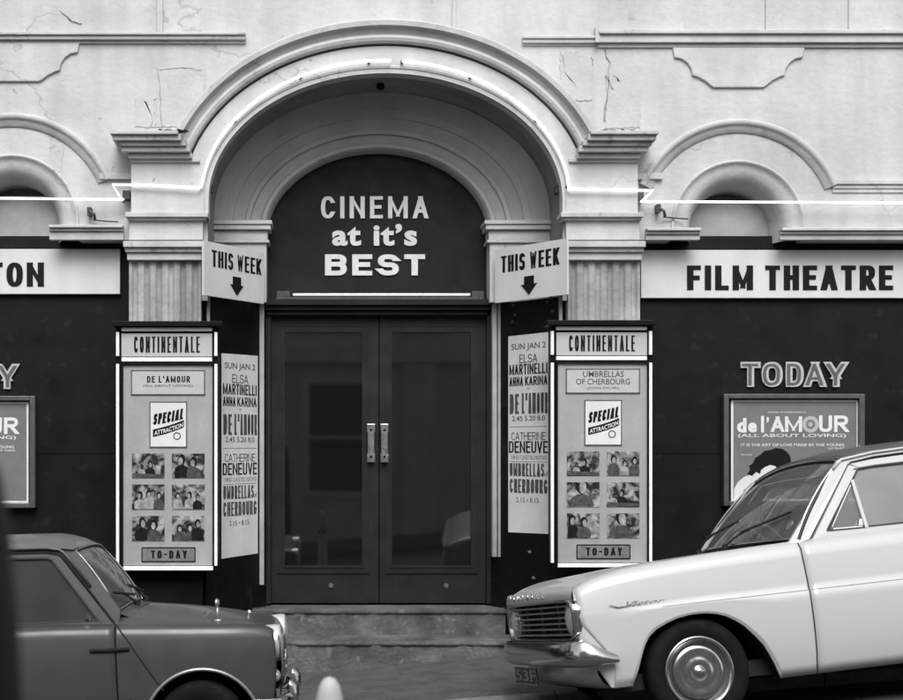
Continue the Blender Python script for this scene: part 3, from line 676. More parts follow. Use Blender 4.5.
# showcases
def showcase(dx, dy0, dy1, label, lines, tgt):
    yf = -.30
    def Y(py): return py + dy0 + (dy1 - dy0) * (py - 322) / 248
    def bp(bm, x0, x1, y0, y1, f, b_): return bxp(bm, x0 + dx, x1 + dx, Y(y0), Y(y1), f, b_)
    t = thing('poster_showcase', label, 'display case', (PX(167 + dx, yf), -.13, PZ(Y(571), yf)), 'poster showcases flanking the doors')
    bm = nb(); bp(bm, 116, 218, 328, 571, yf + .02, -.145); obj('cabinet', bm, M['black'], t, bevel=.004)
    bm = nb(); bp(bm, 112, 222, 321, 326, yf - .06, -.145); obj('canopy', bm, M['black'], t, bevel=.004)
    bm = nb()
    bp(bm, 121.5, 212, 327.5, 331, yf - .012, yf + .03); bp(bm, 121.5, 212, 357.5, 361.5, yf - .012, yf + .03)
    for a in (116, 214.3):
        bp(bm, a, a + 3, 332, 356, yf - .012, yf + .03); bp(bm, a, a + 3, 364, 566, yf - .012, yf + .03)
    bp(bm, 123, 213, 566.5, 570.5, yf - .012, yf + .03)
    obj('white_trim', bm, M['white'], t, bevel=.003)
    bm = nb(); bp(bm, 121.5, 212, 333.5, 356.5, yf - .0, yf + .04); hp = obj('header_panel', bm, M['headpanel'], t)
    bm = nb(); sign_px(bm, 'CONTINENTALE', 134 + dx, 200 + dx, Y(336.5), Y(352.5), yf - .001, th=.002, tx=.115, ty=.09, gap=.12); obj('lettering', bm, M['ink'], hp)
    yb = yf + .012
    bm = nb(); bp(bm, 123, 213, 364.5, 565.5, yb, yb + .02); pn = obj('back_panel', bm, M['casepanel'], t)
    bm = nb()
    for a in ((121, 123, 364, 566), (212.5, 214, 364, 566), (121, 214, 362.3, 364.6)): bp(bm, *a, yf - .008, yb + .002)
    obj('inner_frame', bm, M['black'], t)
    bm = nb(); bp(bm, 131, 205, 370, 394.5, yb - .006, yb); cd = obj('caption_card', bm, M['card'], t)
    bm = nb()
    for a in ((131, 205, 370, 371), (131, 205, 394, 395), (131, 132, 370, 395), (204, 205, 370, 395)): bp(bm, *a, yb - .008, yb)
    obj('printed_border', bm, M['inkgrey'], cd)
    for s, x0, x1, y0, y1, bd in lines:
        bm = nb()
        if bd > .03: sign_px(bm, s, x0 + dx, x1 + dx, Y(y0), Y(y1), yb - .0065, th=.001, tx=.2, ty=.16, gap=.2)
        else: text_px(bm, s, x0 + dx, x1 + dx, Y(y0), Y(y1), yb - .0065, th=.001, bold=min(bd, .008))
        obj('lettering', bm, M['ink' if bd > .03 else 'inkgrey'], cd)
    bm = nb(); bp(bm, 150.5, 186, 402.5, 446.5, yb - .006, yb); bd = obj('special_card', bm, M['paper'], t)
    bm = nb()
    for a in ((149.5, 187, 401.5, 402.5), (149.5, 187, 446.5, 447.5), (149.5, 150.5, 402.5, 446.5), (186, 187, 402.5, 446.5)): bp(bm, *a, yb - .008, yb)
    obj('printed_border', bm, M['inkgrey'], bd)
    O = (0, yb - .0065, 0); s_ = S(yb); bm = nb()
    sign_on(bm, 'SPECIAL', O, (1, 0, 0), (0, 0, 1), PX(153 + dx, yb), PX(183 + dx, yb), PZ(Y(425), yb), PZ(Y(414), yb), th=.001, tx=.24, ty=.17, gap=.09, bend=6 / s_, slant=.12)
    obj('lettering', bm, M['ink'], bd); bm = nb()
    for kk in range(12):      # dark ribbon under the word
        a, c = 153 + kk * 31 / 12, 153 + (kk + 1) * 31 / 12; t0, t1 = kk / 12, (kk + 1) / 12; f0 = lambda t: 8 * (t * t * .35 + t * .65) * 1.2
        prismy(bm, [(PX(a + dx, yb), PZ(Y(437) - f0(t0), yb)), (PX(c + dx, yb), PZ(Y(437) - f0(t1), yb)), (PX(c + dx, yb), PZ(Y(429.5) - f0(t1), yb)), (PX(a + dx, yb), PZ(Y(429.5) - f0(t0), yb))], yb - .0075, yb - .006)
    obj('printed_ribbon', bm, M['ink'], bd)
    bm = nb(); text_on(bm, 'ATTRACTION', (0, yb - .0076, 0), (1, 0, 0), (0, 0, 1), PX(154.5 + dx, yb), PX(183 + dx, yb), PZ(Y(435.4), yb), PZ(Y(431), yb), th=.0006, bold=.02, bend=8.6 / s_); obj('ribbon_lettering', bm, M['paper'], bd)
    bm = nb(); lathe(bm, [(.022, 0), (.03, 0), (.03, -.002), (.022, -.002)], P(177 + dx, Y(436), yb - .006), (0, 1, 0), 20); obj('rosette', bm, M['inkgrey'], bd)
    k = 0
    for r, (ya, yb_) in enumerate(((453.5, 478), (484.5, 509.5), (516, 541))):
        for c, (xa, xb) in enumerate(((132, 164.5), (172, 204.5))):
            base = P((xa + xb) / 2 + dx, Y(yb_), yb)
            bm = nb(); bp(bm, xa, xb, ya, yb_, yb - .005, yb)
            st = obj('film_still', bm, M['still'], t)
            # real object origin on each print so the procedural picture differs
            rn = random.Random(k * 7 + int(dx) + 3)
            def q(a, b_): return (PX(xa + a * (xb - xa) + dx, yb), PZ(Y(yb_ - b_ * (yb_ - ya)), yb))
            def blob(cx, cy, rx, ry, wob=.18):
                ph = [rn.uniform(1 - wob, 1 + wob) for _ in range(12)]
                return [q(min(.98, max(.02, cx + rx * ph[i] * math.cos(2 * PI * i / 12))), min(.98, max(.02, cy + ry * ph[i] * math.sin(2 * PI * i / 12)))) for i in range(12)]
            kind = rn.randrange(4); cx = rn.uniform(.25, .75); mats = ['stilldark', 'stillmid', 'stilllight']; shp = []
            def fig(cx_, y0, sc_, m1, m2, hair='stilldark'):
                w_ = .17 * sc_; hy = y0 + .62 * sc_
                tor = [(cx_ - w_ * 1.05, y0 - .5), (cx_ + w_ * 1.1, y0 - .5), (cx_ + w_ * 1.25, y0 + .22 * sc_), (cx_ + w_ * .95, y0 + .38 * sc_), (cx_ + w_ * .3, y0 + .46 * sc_), (cx_ - w_ * .35, y0 + .46 * sc_), (cx_ - w_, y0 + .36 * sc_), (cx_ - w_ * 1.2, y0 + .18 * sc_)]
                cl_ = lambda v_: min(.98, max(.02, v_))
                return [([q(cl_(a), cl_(b_)) for a, b_ in tor], m1), (blob(cx_ + .01, hy + .03 * sc_, .095 * sc_, .19 * sc_, .08), hair), (blob(cx_ + .025 * sc_ * rn.choice((-1, 1)), hy - .02 * sc_, .06 * sc_, .13 * sc_, .08), m2)]
            lt = 'stilllight'
            if kind == 0: shp = fig(cx - .17, .0, 1.15, 'stilldark', lt) + fig(cx + .2, -.05, 1.1, 'stillmid', lt)
            elif kind == 1: shp = fig(cx, .05, .8, 'stilldark', lt) + fig((cx + .45) % .8 + .1, .1, .55, lt, 'stillmid') + [([q(.02, .02), q(.98, .02), q(.98, .14), q(.02, .2)], 'stillmid')]
            elif kind == 2: shp = fig(cx, -.35, 1.9, 'stillmid', lt)
            else:
                for j in range(3): shp += fig(.2 + j * .3 + rn.uniform(-.05, .05), rn.uniform(-.05, .1), rn.uniform(.65, .95), rn.choice(('stilldark', 'stillmid', lt)), lt)
            for j, (pts_, m_) in enumerate(shp):
                bm = nb(); prismy(bm, pts_, yb - .0055 - .0003 * j, yb - .005); obj('printed_figure', bm, M[m_], st)
            k += 1
    bm = nb(); bp(bm, 142, 195, 548, 561, yb - .005, yb); td = obj('today_card', bm, M['inkmid'], t)
    bm = nb(); sign_px(bm, 'TO-DAY', 151 + dx, 187 + dx, Y(550.5), Y(558.5), yb - .0055, th=.001, tx=.24, ty=.17, gap=.28); obj('lettering', bm, M['ink'], td); bm = nb()
    for a in ((142, 195, 547.3, 548.3), (142, 195, 561, 562), (141.5, 142.5, 548, 562), (194.5, 195.5, 548, 562)): bp(bm, *a, yb - .007, yb)
    obj('printed_border', bm, M['ink'], td)
showcase(0, 0, 0, "showcase left of the doors, its caption card reading DE L'AMOUR above six stills", [("DE L'AMOUR", 147, 190, 376, 382.5, .04), ('(ALL ABOUT LOVING)', 143, 193, 384.5, 387.5, .0)], 0)
showcase(435, -1, -3, 'showcase right of the doors, its caption card reading UMBRELLAS OF CHERBOURG above six stills', [('UMBRELLAS', 148, 189, 372.5, 378.5, .01), ('OF CHERBOURG', 141, 195, 380, 386, .01), ('(COLOUR)', 152, 184, 388.5, 391, .0)], 1)

# TODAY letters and framed quads
def today(dx, dy, label):
    y = .185
    t = thing('today_letters', label, 'sign', (PX(793 + dx, y), .2, PZ(387 + dy, y)), 'TODAY letter signs on the dark walls')
    w = [(740, 760, 'T'), (761, 782, 'O'), (785, 803, 'D'), (804, 825, 'A'), (825, 846, 'Y')]
    for a, b_, ch in w:
        bm = nb(); sign_px(bm, ch, a + dx, b_ + dx, 362 + dy, 387 + dy, y + .012, th=.02, tx=.27, ty=.24); lt = obj('raised_letter', bm, M['todayedge'], t)
        bm = nb(); sign_px(bm, ch, a + 1.9 + dx, b_ - 1.9 + dx, 363.7 + dy, 385.3 + dy, y - .0095, th=.001, tx=.155, ty=.115); obj('letter_face', bm, M['todayface'], lt)
today(0, 0, 'raised metal TODAY letters over the framed poster behind the white saloon')
today(-828, 2, 'raised metal TODAY letters over the left framed poster, only the Y in view')
def quad(dx, dy, label):
    y = .12
    t = thing('framed_poster', label, 'poster', (PX(794 + dx, y), .2, PZ(508 + dy, y)), 'framed film posters on the dark walls')
    bm = nb()
    for a in ((724, 729, 394, 506), (859.5, 865, 394, 506), (729, 859.5, 394, 398.5), (729, 859.5, 501.5, 506)): bxp(bm, a[0] + dx, a[1] + dx, a[2] + dy, a[3] + dy, y, .198)
    obj('frame', bm, M['framegrey'], t, bevel=.004)
    bm = nb(); bxp(bm, 728.5 + dx, 860 + dx, 398 + dy, 502 + dy, .165, .198); obj('backing', bm, M['black'], t)
    y2 = .160; bm = nb()
    bxp(bm, 732 + dx, 858 + dx, 400.5 + dy, 500 + dy, y2, .1645); ps = obj('printed_sheet', bm, M['postergrey'], t)
    bm = nb()
    for a in ((731, 733.3, 400, 501), (856.5, 858.5, 400, 501), (733.3, 856.5, 400, 401.6), (733.3, 856.5, 499, 501)): bxp(bm, a[0] + dx, a[1] + dx, a[2] + dy, a[3] + dy, y2 - .003, y2)
    obj('white_border', bm, M['paper'], ps)
    def T(s_, a, b_, c, d, bo):
        bm = nb()
        if s_ in ('A', 'M', 'U', 'R') or bo == .02: sign_px(bm, s_, a + dx, b_ + dx, c + dy, d + dy, y2 - .0005, th=.001, tx=.21, ty=.19, gap=.25)
        else: text_px(bm, s_, a + dx, b_ + dx, c + dy, d + dy, y2 - .0005, th=.001, bold=bo)
        obj('lettering', bm, M['paper'], ps)
    T('d', 737, 746.5, 418, 432.5, .05); T('e', 748, 757, 422.5, 432.5, .05); T('l', 761, 764, 416, 432.5, .05); T('\u2019', 766.5, 769, 417, 423, .05)
    T('A', 771, 784, 416.5, 432, .045); T('M', 785, 802, 416.5, 432, .045); T('U', 819, 832, 415.5, 432, .045); T('R', 834, 848, 415.5, 432, .045)
    T('(ALL ABOUT LOVING)', 738, 846, 433.8, 438, .012)
    T('IT IS THE ART OF LOVE MADE BY THE YOUNG', 741, 844, 443.5, 446.3, .01); T('EIGHT STORIES', 741, 752, 454, 455.5, .0)
    T('OF PARIS', 828, 845, 447.5, 449.5, .0)
    T('(MICHAEL RAYMOND PRESENTS)', 768, 806, 411.5, 413.5, .0)
    bm = nb(); disc(bm, P(810.5 + dx, 424.3 + dy, y2), (0, 1, 0), 8.2 / S(y2), .003, 28); obj('letter_disc', bm, M['card'], ps)
    bm = nb(); lathe(bm, [(2.2 / S(y2), 0), (4.8 / S(y2), 0)], P(810.5 + dx, 424.3 + dy, y2 - .0022), (0, 1, 0), 20); obj('disc_ring', bm, M['inkmid'], ps)
    # bowed head with dark hair, pale cheek and shoulder
    def pl(pts, m, l, n):
        bm = nb(); prismy(bm, [(PX(a + dx, y2), PZ(b_ + dy, y2)) for a, b_ in pts], y2 - l, y2 - l + .0012); obj(n, bm, M[m], ps)
    pl([(734, 499), (734, 489), (738, 482), (744, 477), (752, 474), (760, 472), (770, 476), (772, 486), (766, 499)], 'paper', .0016, 'printed_shoulder')
    pl([(753, 474), (755, 470), (759, 466), (766, 462), (774, 463), (780, 470), (776, 480), (766, 484), (757, 480)], 'paper', .0022, 'printed_face')
    pl([(747, 474), (750, 470), (749, 466), (753, 463), (755, 458), (760, 455), (764, 451), (770, 450), (776, 448), (783, 449), (787, 452), (790, 456), (791, 462), (789, 470), (783, 473), (778, 470), (775, 466), (770, 465), (765, 467), (761, 470), (760, 474), (756, 472), (752, 476)], 'ink', .0030, 'printed_hair')
quad(0, 0, "framed landscape de l'AMOUR poster with a bowed dark head, behind the white saloon")
quad(-830, 2, "framed landscape de l'AMOUR poster at the left edge, only its right end in view")

# ------------------------------------------------------------------ neon, lamps, brackets
t = thing('neon_tube', 'thin lit white neon tube tracing the face of the great arch', 'neon light', (PX(385, -.16), -.12, PZ(60, -.16)), 'neon tubes along the front')
def npt(x, y, d): return P(x, y, d)
arc = [npt(*ell(385.5, 200, 184.5, 139.5, PI * (1 - (i + 2.5) / 105)), -.16) for i in range(100)]
bm = nb(); tube(bm, [npt(201, 188, -.16)] + arc[2:52], .0105, 8); obj('glass_tube', bm, M['neon'], t, smooth=True)
bm = nb(); tube(bm, arc[53:98] + [npt(569, 191, -.16)], .0105, 8); obj('glass_tube', bm, M['neon'], t, smooth=True)
bm = nb()
for i in (18, 34, 47, 53, 66, 82): disc(bm, arc[i] + Vector((0, .02, 0)), (0, 1, 0), .012, .03, 10)
obj('tube_clip', bm, M['lampgrey'], t)
t = thing('neon_tube', 'straight lit white neon tube left of the arch with a small hooked return', 'neon light', (PX(60, -.06), 0, PZ(198, -.06)), 'neon tubes along the front')
bm = nb(); tube(bm, [npt(-240, 196, -.10), npt(124, 199.5, -.10)], .0095, 8); tube(bm, [npt(122, 200, -.12), npt(112.5, 184.5, -.16), npt(152, 185.5, -.17), npt(200, 188, -.17)], .010, 8); obj('glass_tube', bm, M['neon'], t, smooth=True)
t = thing('neon_tube', 'straight lit white neon tube right of the arch with a small hooked return', 'neon light', (PX(760, -.06), 0, PZ(202, -.06)), 'neon tubes along the front')
bm = nb(); tube(bm, [npt(640, 201.5, -.10), npt(1150, 204, -.10)], .0095, 8); tube(bm, [npt(569, 189, -.17), npt(625, 190, -.17), npt(653, 190.5, -.16), npt(641, 202, -.12)], .010, 8); obj('glass_tube', bm, M['neon'], t, smooth=True)
t = thing('tube_lamp', 'lit fluorescent tube on the transom above the double doors', 'lamp', tuple(P(382, 297, .66)))
bm = nb(); tube(bm, [P(293, 294.5, .66), P(470, 294.5, .66)], .0085, 10); obj('lamp_tube', bm, M['tubelit'], t, smooth=True)
bm = nb(); bxp(bm, 276, 484, 297, 299.5, .64, .72); bxp(bm, 277, 290, 291, 297, .645, .69); bxp(bm, 472, 484, 291, 297, .645, .69); obj('batten', bm, M['lampgrey'], t, bevel=.003)
t = thing('arch_lamp', 'small dark lamp fitting hanging under the crown of the arch', 'lamp', tuple(P(380, 78, .15)))
bm = nb(); bxp(bm, 373, 389, 77, 80, .12, .3); tube(bm, [P(380, 79, .2), P(380, 84, .2)], .018, 8); obj('bracket', bm, M['lampgrey'], t)
bm = nb(); lathe(bm, [(.015, 0), (.03, .015), (.038, .035), (.022, .055), (.0, .062)], P(380.5, 83, .2), (0, 0, -1), 16); obj('lamp_shade', bm, M['black'], t, smooth=True)
def fitting(px, py, lab):
    t = thing('cable_fitting', lab, 'bracket', tuple(P(px, py, -.02)), 'cable brackets on the stucco')
    bm = nb(); bxp(bm, px - 5, px - 1, py - 6, py + 2, -.08, 0); tube(bm, [P(px - 3, py - 2, -.07), P(px + 2, py + 1, -.1), P(px + 3, py + 6, -.06)], .012, 6); obj('bracket_arm', bm, M['lampgrey'], t)
    bm = nb(); tube(bm, [P(px + 1, py + 7, -.03), P(px + 12, py + 8, -.03), P(px + 26, py + 9, -.03)], .006, 6); obj('cable', bm, M['lampgrey'], t)
fitting(92, 213, 'dark bracket with a stub of cable on the stucco left of the left pilaster'); fitting(662, 210, 'dark bracket with a stub of cable on the stucco right of the right pilaster')
for px, py, lab in ((208, 188, 'dark electrode box at the left springing of the arch'), (559, 189, 'dark electrode box at the right springing of the arch'), (126, 195, 'dark electrode box under the hooked neon at the left pilaster'), (640, 197, 'dark electrode box under the hooked neon at the right pilaster')):
    bm = nb(); y = .0 if 200 < px < 600 else -.1; bxp(bm, px - 3.5, px + 4, py - 5, py + 4, y, y + .1)
    if 600 < px or px < 200: tube(bm, [P(px, py + 3, y), P(px - 3, py + 8, y)], .01, 6)
    else: tube(bm, [P(px, py - 3, y - .01), P(px + (-7 if px < 300 else 9), py - 2, -.15)], .01, 6)
    o = obj('electrode_box', bm, M['lampgrey'], bevel=.004); tag(o, lab, 'electrode box')

# ------------------------------------------------------------------ ground
def sheet(name, x0, x1, nx, ys, fz, m):
    bm = nb(); rows = [[(x0 + (x1 - x0) * i / nx, y, fz(x0 + (x1 - x0) * i / nx, y)) for i in range(nx + 1)] for y in ys]
    strip(bm, rows); o = obj(name, bm, M[m]); tag(o, kind='structure'); return o
sheet('pavement', -40, 40, 40, [-1.65, -.8, 0.3], lambda X, Y: pave(X) + 0, 'pavement')
sheet('road', -40, 40, 40, [-10.6, -9.5, -8.5, -7.5, -6.5, -5.8, -5, -4.4, -3.8, -3, -2.2, -1.77], road, 'asphalt')
bm = nb(); k = 0
x = -20.0
while x < 20:
    x2 = x + .9 - .008
    v = [bm.verts.new(p) for p in ((x, -1.78, pave(x) + .003), (x2, -1.78, pave(x2) + .003), (x2, -1.64, pave(x2) + .003), (x, -1.64, pave(x) + .003), (x, -1.78, pave(x) - .3), (x2, -1.78, pave(x2) - .3), (x2, -1.64, pave(x2) - .3), (x, -1.64, pave(x) - .3))]
    for f in ((0, 1, 2, 3), (4, 7, 6, 5), (0, 4, 5, 1), (2, 6, 7, 3), (1, 5, 6, 2), (0, 3, 7, 4)): bm.faces.new([v[i] for i in f])
    x += .9
o = obj('kerb', bm, M['kerb'], bevel=.008); tag(o, kind='structure')
sheet('far_pavement', -40, 40, 20, [-13.4, -10.59], lambda X, Y: road(X, -10.6) + .12, 'pavement')
bm = nb(); rows = [[(x, y, .08 * x - 1.2) for x in (-150, -40, 0, 40, 150)] for y in (-150, -13.4, 60, 150)]
strip(bm, rows); o = obj('ground', bm, M['asphalt']); tag(o, kind='structure')

# ------------------------------------------------------------------ cars
def car_matrix(O, U, V):
    U = Vector(U).normalized(); V = Vector(V); V = (V - U * U.dot(V)).normalized(); N = U.cross(V)
    if N.z < 0: N = -N
    m = Matrix(((U.x, V.x, N.x, O[0]), (U.y, V.y, N.y, O[1]), (U.z, V.z, N.z, O[2]), (0, 0, 0, 1)))
    return m
def mirror_w(pts, Wd): return [Vector((p[0], Wd - p[1], p[2])) for p in pts]
class Car: pass
def side_patch(C, u0, u1, du, z_of=None, nlow=8, nup=6, uf=None):
    n = max(2, int((u1 - u0) / du)); rows = []
    for i in range(n + 1):
        u = u0 + (u1 - u0) * i / n
        zb, zc, zt = C.zbot(u), C.zc, C.ztop(u)
        zs = [zb + (zc - zb) * k / nlow for k in range(nlow)] + [zc - .004, zc + .004] + [zc + (zt - zc) * k / nup for k in range(1, nup + 1)]
        r = []
        for z in zs:
            uu = u
            if uf is not None:
                t = i / n; uu = uf(z) + (u1 - uf(z)) * t
            r.append(Vector((uu, C.inset(uu, z), z)))
        rows.append(r)
    return rows
def put_side(C, name, rows_list, m, parent, both=True, label=None, smooth=True):
    for far in ((0, 1) if both else (0,)):
        bm = nb()
        for rows in rows_list: strip(bm, [mirror_w(r, C.W) if far else r for r in rows])
        bmesh.ops.remove_doubles(bm, verts=bm.verts, dist=1e-4)
        o = obj(name, bm, m, parent, smooth=smooth)
        sm = o.modifiers.new('thickness', 'SOLIDIFY'); sm.thickness = .006; sm.offset = 0
        yield o
def uzpoly(bm, C, pts, win, th=.02, far=False, dw=0.0):
    """poly in the tilted plane of the glasshouse side"""
    def f(a, b_, k):
        a += getattr(C, 'lean', 0) * max(0, b_ - 1.03)
        w = win(b_) + k + dw
        return Vector((a, C.W - w if far else w, b_))
    return prism(bm, pts, lambda a, b_: f(a, b_, 0), lambda a, b_: f(a, b_, th))
def line_poly(pts, w):
    """ribbon polygon of width w around polyline"""
    L, R = [], []
    for i, p in enumerate(pts):
        a = Vector(pts[max(0, i - 1)]); b_ = Vector(pts[min(len(pts) - 1, i + 1)]); d = (b_ - a).normalized(); n = Vector((-d.y, d.x))
        L.append((p[0] + n.x * w / 2, p[1] + n.y * w / 2)); R.append((p[0] - n.x * w / 2, p[1] - n.y * w / 2))
    return L + R[::-1]
def wheel(C, root, u, w, R, r_rim, wid, z, style, far=False):
    sg = 1 if not far else -1     # outward is -w for near side
    ax = (0, -sg, 0); c = (u, w, z)
    bm = nb(); T = wid / 2
    lathe(bm, [(r_rim - .005, T * .75), (r_rim + .012, T * .98), (r_rim + (R - r_rim) * .5, T * 1.08), (R - .025, T * 1.0), (R - .006, T * .8), (R, T * .5), (R, -T * .5), (R - .02, -T), (r_rim, -T * .9)], c, ax, 56)
    wh = obj('wheel', bm, M['rubber'], root, smooth=True)
    bm = nb()
    lathe(bm, [(r_rim + .006, T * .98), (r_rim + .002, T * 1.06), (r_rim - .008, T * 1.04), (r_rim - .016, T * .9)], c, ax, 56)
    obj('trim_ring', bm, M['chrome'], wh, smooth=True)
    bm = nb()
    lathe(bm, [(r_rim - .015, T * .92), (r_rim - .03, T * .6), (r_rim * .72, T * .58), (r_rim * .62, T * .72), (0, T * .74)], c, ax, 56)
    obj('rim', bm, M['hubgrey'], wh, smooth=True)
    if style == 'big':
        for k in range(8):
            a = 2 * PI * k / 8
        bm = nb(); h = T
        lathe(bm, [(r_rim * .80, h * .62), (r_rim * .78, h * .78), (r_rim * .72, h * .88), (r_rim * .60, h * .92), (r_rim * .52, h * .84), (r_rim * .42, h * .86), (r_rim * .36, h * .92), (r_rim * .24, h * .94), (r_rim * .20, h * .88), (r_rim * .15, h * .92), (r_rim * .11, h * 1.06), (r_rim * .05, h * 1.12), (0, h * 1.13)], c, ax, 48)
    else:
        bm = nb(); h = T
        lathe(bm, [(r_rim * .62, h * .72), (r_rim * .58, h * .9), (r_rim * .4, h * 1.05), (0, h * 1.12)], c, ax, 40)
    obj('hubcap', bm, M['chrome'], wh, smooth=True)
    return wh
def arch_liner(C, pts, root, depth, far=False, m='under'):
    bm = nb(); rows = []
    for d in (.012, depth): rows.append([Vector((u, C.W - (C.inset(u, z) + d) if far else C.inset(u, z) + d, z)) for u, z in pts])
    strip(bm, rows)
    b_ = [Vector(p) for p in rows[1]]; vs = [bm.verts.new(p) for p in b_]; bm.faces.new(vs)
    obj('wheel_arch_liner', bm, M[m], root)

# ---------- white saloon
C = Car(); C.W = 1.62; C.zc = .705; C.lean = .11
th = math.radians(7.5)
VM = car_matrix((2.2355, -3.1797, .148), (math.cos(th), math.sin(th), .095), (-math.sin(th), math.cos(th), -.14))
car = thing('parked_car', 'large white saloon with grey roof and dark grille, parked before the right showcase', 'car', mat=VM)
ARCH = [(-.407, .277), (-.372, .36), (-.343, .441), (-.318, .50), (-.286, .549), (-.235, .588), (-.169, .616), (-.10, .637), (-.032, .647), (.03, .649), (.078, .646), (.14, .635), (.195, .616), (.25, .585), (.301, .546), (.355, .487), (.406, .425), (.435, .37), (.463, .314), (.49, .25), (.504, .217)]
RC = 2.60
RARCH = [(RC - .46, .217), (RC - .43, .30), (RC - .38, .40), (RC - .30, .48), (RC - .18, .54), (RC, .56), (RC + .18, .54), (RC + .30, .48), (RC + .38, .40), (RC + .42, .33), (RC + .44, .28)]
def zbotV(u):
    if u < -.407: return .277
    if u <= .504: return interp(ARCH, u)
    if RC - .46 <= u <= RC + .44: return interp(RARCH, u)
    if u > RC + .44: return .28
    return .217
TOPV = [(-.70, .84), (-.665, .865), (-.62, .893), (-.5, .925), (-.37, .944), (-.1, .965), (.19, .98), (.7, .997), (1.2, 1.005), (2.6, 1.0), (3.2, .985), (3.6, .955), (3.75, .92)]
C.zbot = zbotV; C.ztop = lambda u: smooth_tab(TOPV, u, .05)
def insetV(u, z):
    p = .0
    if u < -.1: p += .055 * ((-.1 - u) / .57) ** 2.6
    if u > 3.0: p += .09 * ((u - 3.0) / .75) ** 2
    t = C.ztop(u)
    if z > C.zc: s = .003 + .007 * min(1, max(0, (u + .5) / .5)) + .034 * ((z - C.zc) / (t - C.zc)) ** 1.3 + .03 * max(0, (z - t + .045) / .045) ** 2
    else:
        q = (C.zc - z) / .49; s = .002 + .012 * q + .055 * max(0, q) ** 3
    return p + s
C.inset = insetV
ufV = lambda z: -.665 if z > .665 else (-.494 - .171 * (z - .424) / .241 if z > .424 else -.494 - .014 * (.424 - z) / .147)
fend = [side_patch(C, -.67, -.407, .03, uf=lambda z: ufV(z)), side_patch(C, -.407, .717, .0125)]
# front arch/sill shell
list(put_side(C, 'front_wing', fend, M['carwhite'], car))
fd = list(put_side(C, 'front_door', [side_patch(C, .726, 1.735, .05)], M['carwhite'], car))
rd = list(put_side(C, 'rear_door', [side_patch(C, 1.744, 2.50, .0125)], M['carwhite'], car))
list(put_side(C, 'rear_wing', [side_patch(C, 2.509, 3.73, .0125)], M['carwhite'], car))
for far in (0, 1):
    # fine chrome line pressed along the side and lower crease
    for (a, b_) in ((-.18, .712), (.73, 1.73), (1.75, 2.49), (2.52, 3.5)):
        bm = nb(); pts = [Vector((a + (b_ - a) * i / 30, 0, .708 - .012 * 0)) for i in range(31)]
        pts = [Vector((p.x, C.inset(p.x, C.zc) + .000, C.zc)) for p in pts]
        if far: pts = mirror_w(pts, C.W)
        tube(bm, pts, .0028, 6); obj('side_trim', bm, M['dullchrome'], car)
    for ar in (ARCH, RARCH):
        bm = nb(); tube(bm, [Vector((u, (C.W - C.inset(u, z) - .006) if far else C.inset(u, z) + .006, z)) for u, z in ar], .009, 8, caps=True); obj('arch_lip', bm, M['carwhite'], car, smooth=True)
        arch_liner(C, ar, car, .5, far)
# hood
def hoodZ(u, w):
    q = abs(2 * (w / C.W) - 1); edge = C.ztop(u)
    z = edge + .010 * (1 - q ** 2) * min(1, max(0, (u + .68) / .5)) ** .5
    g = abs(w - .17) if w < .8 else abs(C.W - w - .17)
    if g < .05: z -= .006 * (1 - g / .05)
    return z
def noseU(w):
    q = abs(2 * (w / C.W) - 1); return -.675 - .035 * (1 - q ** 4)
bm = nb(); rows = []
NW = 44
cowl = lambda w: .70 - .13 * (1 - abs(2 * (w / C.W) - 1) ** 2.2)
ws = [C.inset(0, .98) - .002 + (C.W - 2 * C.inset(0, .98) + .004) * (j / NW) for j in range(NW + 1)]
for i in range(41):
    t = i / 40; t = t ** 1.25; r = []
    for j, w0 in enumerate(ws):
        u1 = cowl(w0); u = noseU(w0) + .012 + (u1 - noseU(w0) - .012) * t
        ed = C.inset(u, C.ztop(u)); w = ed + (C.W - 2 * ed) * (j / NW)
        r.append(Vector((u, w, hoodZ(u, w))))
    rows.append(r)
strip(bm, rows); hood = obj('bonnet', bm, M['carwhite'], car, smooth=True)
# bonnet lip and nose band
bm = nb(); rows = []
for (du, z) in ((.012, None), (.002, .868), (-.008, .845), (-.014, .815), (-.008, .797), (.02, .793)):
    r = []
    for j in range(NW + 1):
        w = .053 + (C.W - .106) * j / NW; u = noseU(w) + du
        r.append(Vector((u, w, hoodZ(u, w) if z is None else z)))
    rows.append(r)
strip(bm, rows); np_ = obj('nose_panel', bm, M['carwhite'], car, smooth=True)
bm = nb(); O_ = Vector((0, 0, 0))
for i, ch in enumerate('VAUXHALL'):
    w = 1.36 - i * .115; text_on(bm, ch, (noseU(w) - .015, w, .827), (0, -1, 0), (0, 0, 1), -.02, .02, 0, .034, th=.006, bold=.03)
obj('lettering', bm, M['dullchrome'], np_)
